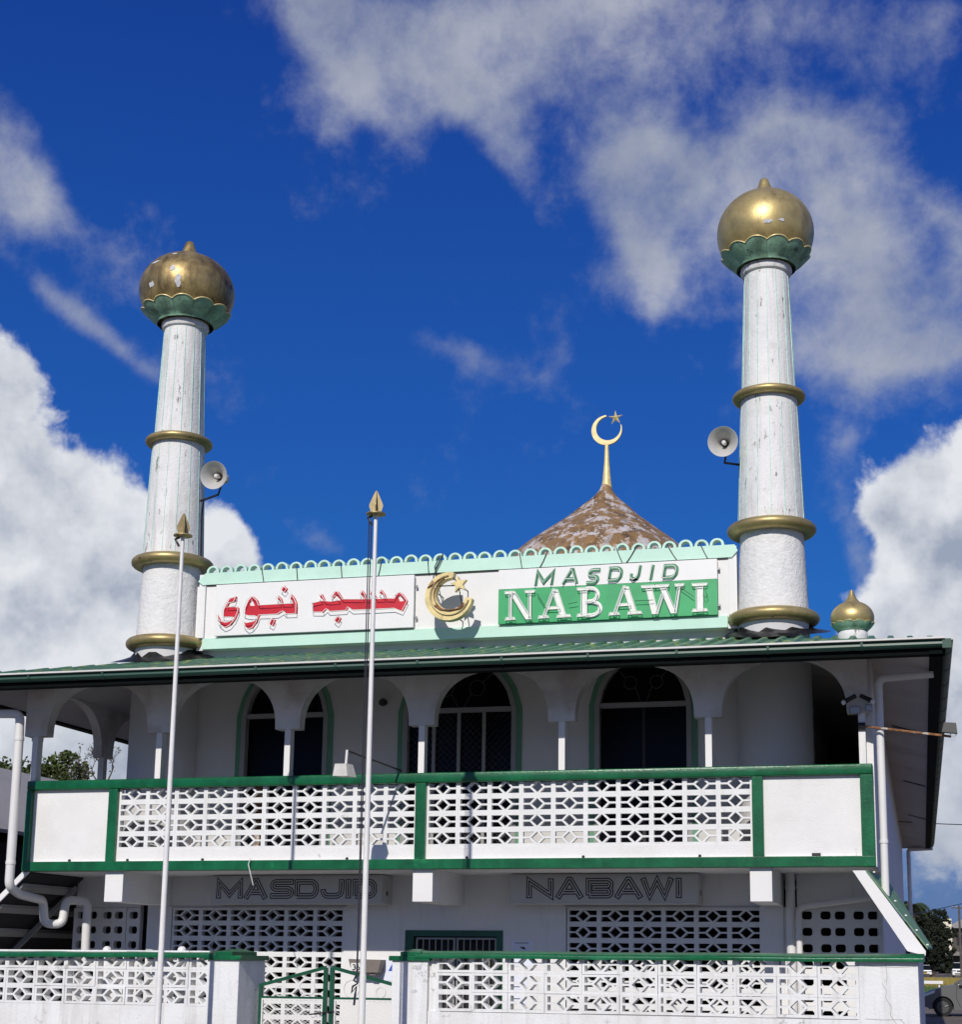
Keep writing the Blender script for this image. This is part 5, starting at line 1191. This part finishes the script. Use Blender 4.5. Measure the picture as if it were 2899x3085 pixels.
# silver hatchback
def car_body(t, x0, y0, sx, paint, full=True):
    """side profile along x from the nose; width along +y"""
    prof = [(.0, .32), (.02, .55), (.10, .70), (.30, .80), (.72, .93), (1.0, .99), (1.08, 1.0), (2.9, 1.02), (3.75, 1.0), (3.88, .85), (3.90, .45), (3.82, .28), (3.42, .24)]
    arc_r = arc(3.12, .30, .34, .34, -10, 190, 10); prof += [(x, max(z, .24)) for x, z in arc_r] + [(2.76, .22), (1.0, .22)]
    arc_f = arc(.66, .30, .34, .34, -10, 190, 10); prof += [(x, max(z, .24)) for x, z in arc_f] + [(.28, .25)]
    b = MB(); f = lambda u, v, d: (x0+sx*u, y0+d, v)
    b.plate(prof, (), .10, 1.60, f)
    b.plate([(u*.985+.02, v) for u, v in prof], (), 0.02, .10, f); b.plate([(u*.985+.02, v) for u, v in prof], (), 1.60, 1.68, f)
    body = b.build('body', paint, t, smooth=False)
    roofp = [(1.05, 1.0), (1.75, 1.42), (2.2, 1.49), (3.0, 1.46), (3.55, 1.25), (3.78, 1.0)]
    b = MB()
    vs = []
    for k, (yy, sh) in enumerate(((.06, 0), (.24, 1), (1.46, 1), (1.64, 0))): pass
    A_ = [(x0+sx*u, y0+.05+.17*(v-1)/.49, v) for u, v in roofp]; B_ = [(x0+sx*u, y0+1.65-.17*(v-1)/.49, v) for u, v in roofp]
    n = len(roofp); b._add(A_+B_, [tuple(range(n)), tuple(range(n, 2*n))[::-1]] + [(i, (i+1) % n, n+(i+1) % n, n+i) for i in range(n)]); b.build('cabin', M['carglass'], t)
    b = MB()
    for side in (0, 1):
        for pa, pb, w_ in (((1.07, 1.0), (1.75, 1.42), .05), ((1.75, 1.42), (2.2, 1.49), .05), ((2.2, 1.49), (3.0, 1.46), .05), ((3.0, 1.46), (3.6, 1.2), .06), ((2.35, 1.0), (2.35, 1.47), .05)):
            def yy(v): return y0+(.035+.17*(v-1)/.49 if side == 0 else 1.665-.17*(v-1)/.49)
            b.tube([(x0+sx*pa[0], yy(pa[1]), pa[1]), (x0+sx*pb[0], yy(pb[1]), pb[1])], w_*.7, 6)
    rp = [(1.72, 1.42), (2.2, 1.50), (3.0, 1.47)]
    for (u0, v0), (u1, v1) in zip(rp, rp[1:]): b.hexa([(x0+sx*u0, y0+.22, v0), (x0+sx*u1, y0+.22, v1), (x0+sx*u1, y0+1.48, v1), (x0+sx*u0, y0+1.48, v0), (x0+sx*u0, y0+.22, v0+.03), (x0+sx*u1, y0+.22, v1+.03), (x0+sx*u1, y0+1.48, v1+.03), (x0+sx*u0, y0+1.48, v0+.03)])
    b.build('roof', paint, t)
    for u in (.66, 3.12):
        for d0, d1 in ((.03, .22), (1.48, 1.67)):
            b = MB(); b.tube([(x0+sx*u, y0+d0, .295), (x0+sx*u, y0+d1, .295)], .295, 28); wh = b.build('wheel', M['tyre'], t, smooth=True)
            b = MB(); yv = d0-.008 if d0 < 1 else d1-.004
            b.tube([(x0+sx*u, y0+yv, .295), (x0+sx*u, y0+yv+.012, .295)], .19, 24)
            b.build('rim', M['rim'], wh)
            b = MB()
            for k in range(5):
                a = 2*PI*k/5+.3; b.tube([(x0+sx*u+.06*math.cos(a), y0+yv-.004, .295+.06*math.sin(a)), (x0+sx*u+.175*math.cos(a), y0+yv-.004, .295+.175*math.sin(a))], .022, 5)
            b.build('spoke', M['car'], wh)
    b = MB(); b.hexa([(x0+sx*1.18, y0-.13, .98), (x0+sx*1.30, y0-.13, .98), (x0+sx*1.30, y0+.02, .98), (x0+sx*1.18, y0+.02, .98), (x0+sx*1.20, y0-.13, 1.10), (x0+sx*1.30, y0-.13, 1.10), (x0+sx*1.30, y0+.02, 1.10), (x0+sx*1.20, y0+.02, 1.10)]); b.build('mirror', paint, t)
    b = MB()
    for pts in ([(1.12, .98), (1.08, .6), (1.2, .3)], [(2.36, 1.0), (2.36, .3)]): b.tube([(x0+sx*u, y0+.018, v) for u, v in pts], .007, 5)
    b.build('door_seam', M['dark'], t)
    b = MB(); b.hexa([(x0+sx*.07, y0+.0, .60), (x0+sx*.42, y0+.005, .74), (x0+sx*.45, y0+.25, .76), (x0+sx*.05, y0+.25, .62), (x0+sx*.10, y0+.012, .70), (x0+sx*.44, y0+.015, .83), (x0+sx*.46, y0+.25, .85), (x0+sx*.09, y0+.25, .70)]); b.build('headlight', M['tube'], t)
t = thing('silver_car', 'silver grey hatchback parked at the right edge with its nose showing', 'car', (2.2, 34, 0))
car_body(t, -.10, 34.0, 1.0, M['car'])
b = MB(); b.box(.12, 3.5, 34.25, 35.45, .23, .62); b.build('underbody', M['dark'], t)
# white vehicles far off, seen from the front
def white_front(x, y, wd, h, label, name, plate=True):
    t = thing(name, label, 'car', (x, y, 0), 0)
    b = MB(); b.box(x-wd/2, x+wd/2, y, y+4, .3, h*.58, .1); b.build('body', M['whitecar'], t)
    b = MB(); b.hexa([(x-wd*.46, y+1.0, h*.58), (x+wd*.46, y+1.0, h*.58), (x+wd*.46, y+4, h*.58), (x-wd*.46, y+4, h*.58), (x-wd*.38, y+1.6, h*.97), (x+wd*.38, y+1.6, h*.97), (x+wd*.38, y+3.8, h*.97), (x-wd*.38, y+3.8, h*.97)]); b.build('cabin', M['carglass'], t)
    b = MB(); b.box(x-wd*.37, x+wd*.37, y+1.7, y+3.7, h*.975, h, .02); b.build('roof', M['whitecar'], t)
    b = MB(); b.box(x-wd*.2, x+wd*.2, y-.03, y, h*.38, h*.48); b.box(x-wd*.35, x+wd*.35, y-.03, y, h*.22, h*.29); b.build('grille', M['dark'], t)
    for s in (-1, 1):
        b = MB(); b.box(x+s*wd*.37-.2, x+s*wd*.37+.2, y-.035, y, h*.42, h*.52, .03); b.build('headlight', M['steel'], t)
        b = MB(); b.tube([(x+s*wd*.43-.1, y+.7, .3), (x+s*wd*.43+.1, y+.7, .3)], .3, 16); b.build('wheel', M['tyre'], t)
    if plate: b = MB(); b.box(x-.25, x+.25, y-.05, y-.031, h*.29, h*.37); b.build('number_plate', M['plateY'], t)
white_front(.15, 196, 1.85, 1.55, 'white car facing the camera under the dark tree', 'parked_car')
white_front(4.55, 192, 1.9, 1.9, 'white pickup far off at the right edge above the dry grass', 'parked_car', False)
# house and utility pole
hs = thing('far_house', 'cream and dark two storey house beyond the field at the right edge', 'house', (7, 235, 0))
b = MB(); b.box(3.9, 14, 236, 244, 3.6, 7.2); b.build('upper_wall', M['housed'], hs)
b = MB(); b.box(3.2, 4.5, 234, 238, 3.0, 8.6); b.build('stair_tower', M['housew'], hs)
b = MB(); b.box(4.0, 14, 234.5, 244, 3.0, 3.6); b.build('balcony', M['concrete'], hs)
b = MB(); b.box(4.6, 14, 237, 244, 0, 3.0); b.build('lower_wall', M['housed'], hs)
b = MB(); b._add([(3.6, 235, 7.2), (14.5, 235, 7.2), (14.5, 245, 7.2), (3.6, 245, 7.2), (6, 240, 8.6), (13, 240, 8.6)], [(0, 1, 5, 4), (1, 2, 5), (2, 3, 4, 5), (3, 0, 4)]); b.build('roof', M['greyroof'], hs)
for k in range(5):
    b = MB(); b.box(5.2+1.4*k, 6.1+1.4*k, 235.95, 235.998, 4.6, 6.2); b.build('window', M['nwall'], hs)
up = thing('utility_pole', 'weathered timber utility pole with a crossarm at the right edge', 'utility pole', (4.4, 178, 0))
b = MB(); b.tube([(4.42, 178, 0), (4.42, 178, 8.6)], [.16, .11], 10); b.build('pole', M['wood'], up, smooth=True)
b = MB(); b.box(3.55, 5.3, 177.86, 177.98, 8.25, 8.4); b.build('crossarm', M['wood'], up)
for x in (3.65, 4.1, 4.8, 5.2):
    b = MB(); b.tube([(x, 177.92, 8.4), (x, 177.92, 8.55)], .04, 8); b.build('insulator', M['lamp'], up)
def sag(p, q, s, n=16): return [tuple(Vector(p).lerp(Vector(q), i/n)+Vector((0, 0, -s*4*(i/n)*(1-i/n)))) for i in range(n+1)]
b = MB(); b.tube(sag((-.46, 21, 5.05), (9, 36, 6.6), .25), .012, 5); tag(b.build('overhead_wire', M['dark'], origin=(-.4, 21, 5)), 'black overhead wire leaving the right eave of the mosque', 'wire')
b = MB(); b.tube(sag((-.30, 29.2, 3.05), (7, 52, 5.8), .15), .012, 5); tag(b.build('overhead_wire', M['dark'], origin=(-.3, 29, 3)), 'thin lower overhead wire crossing the sky past the palm', 'wire')
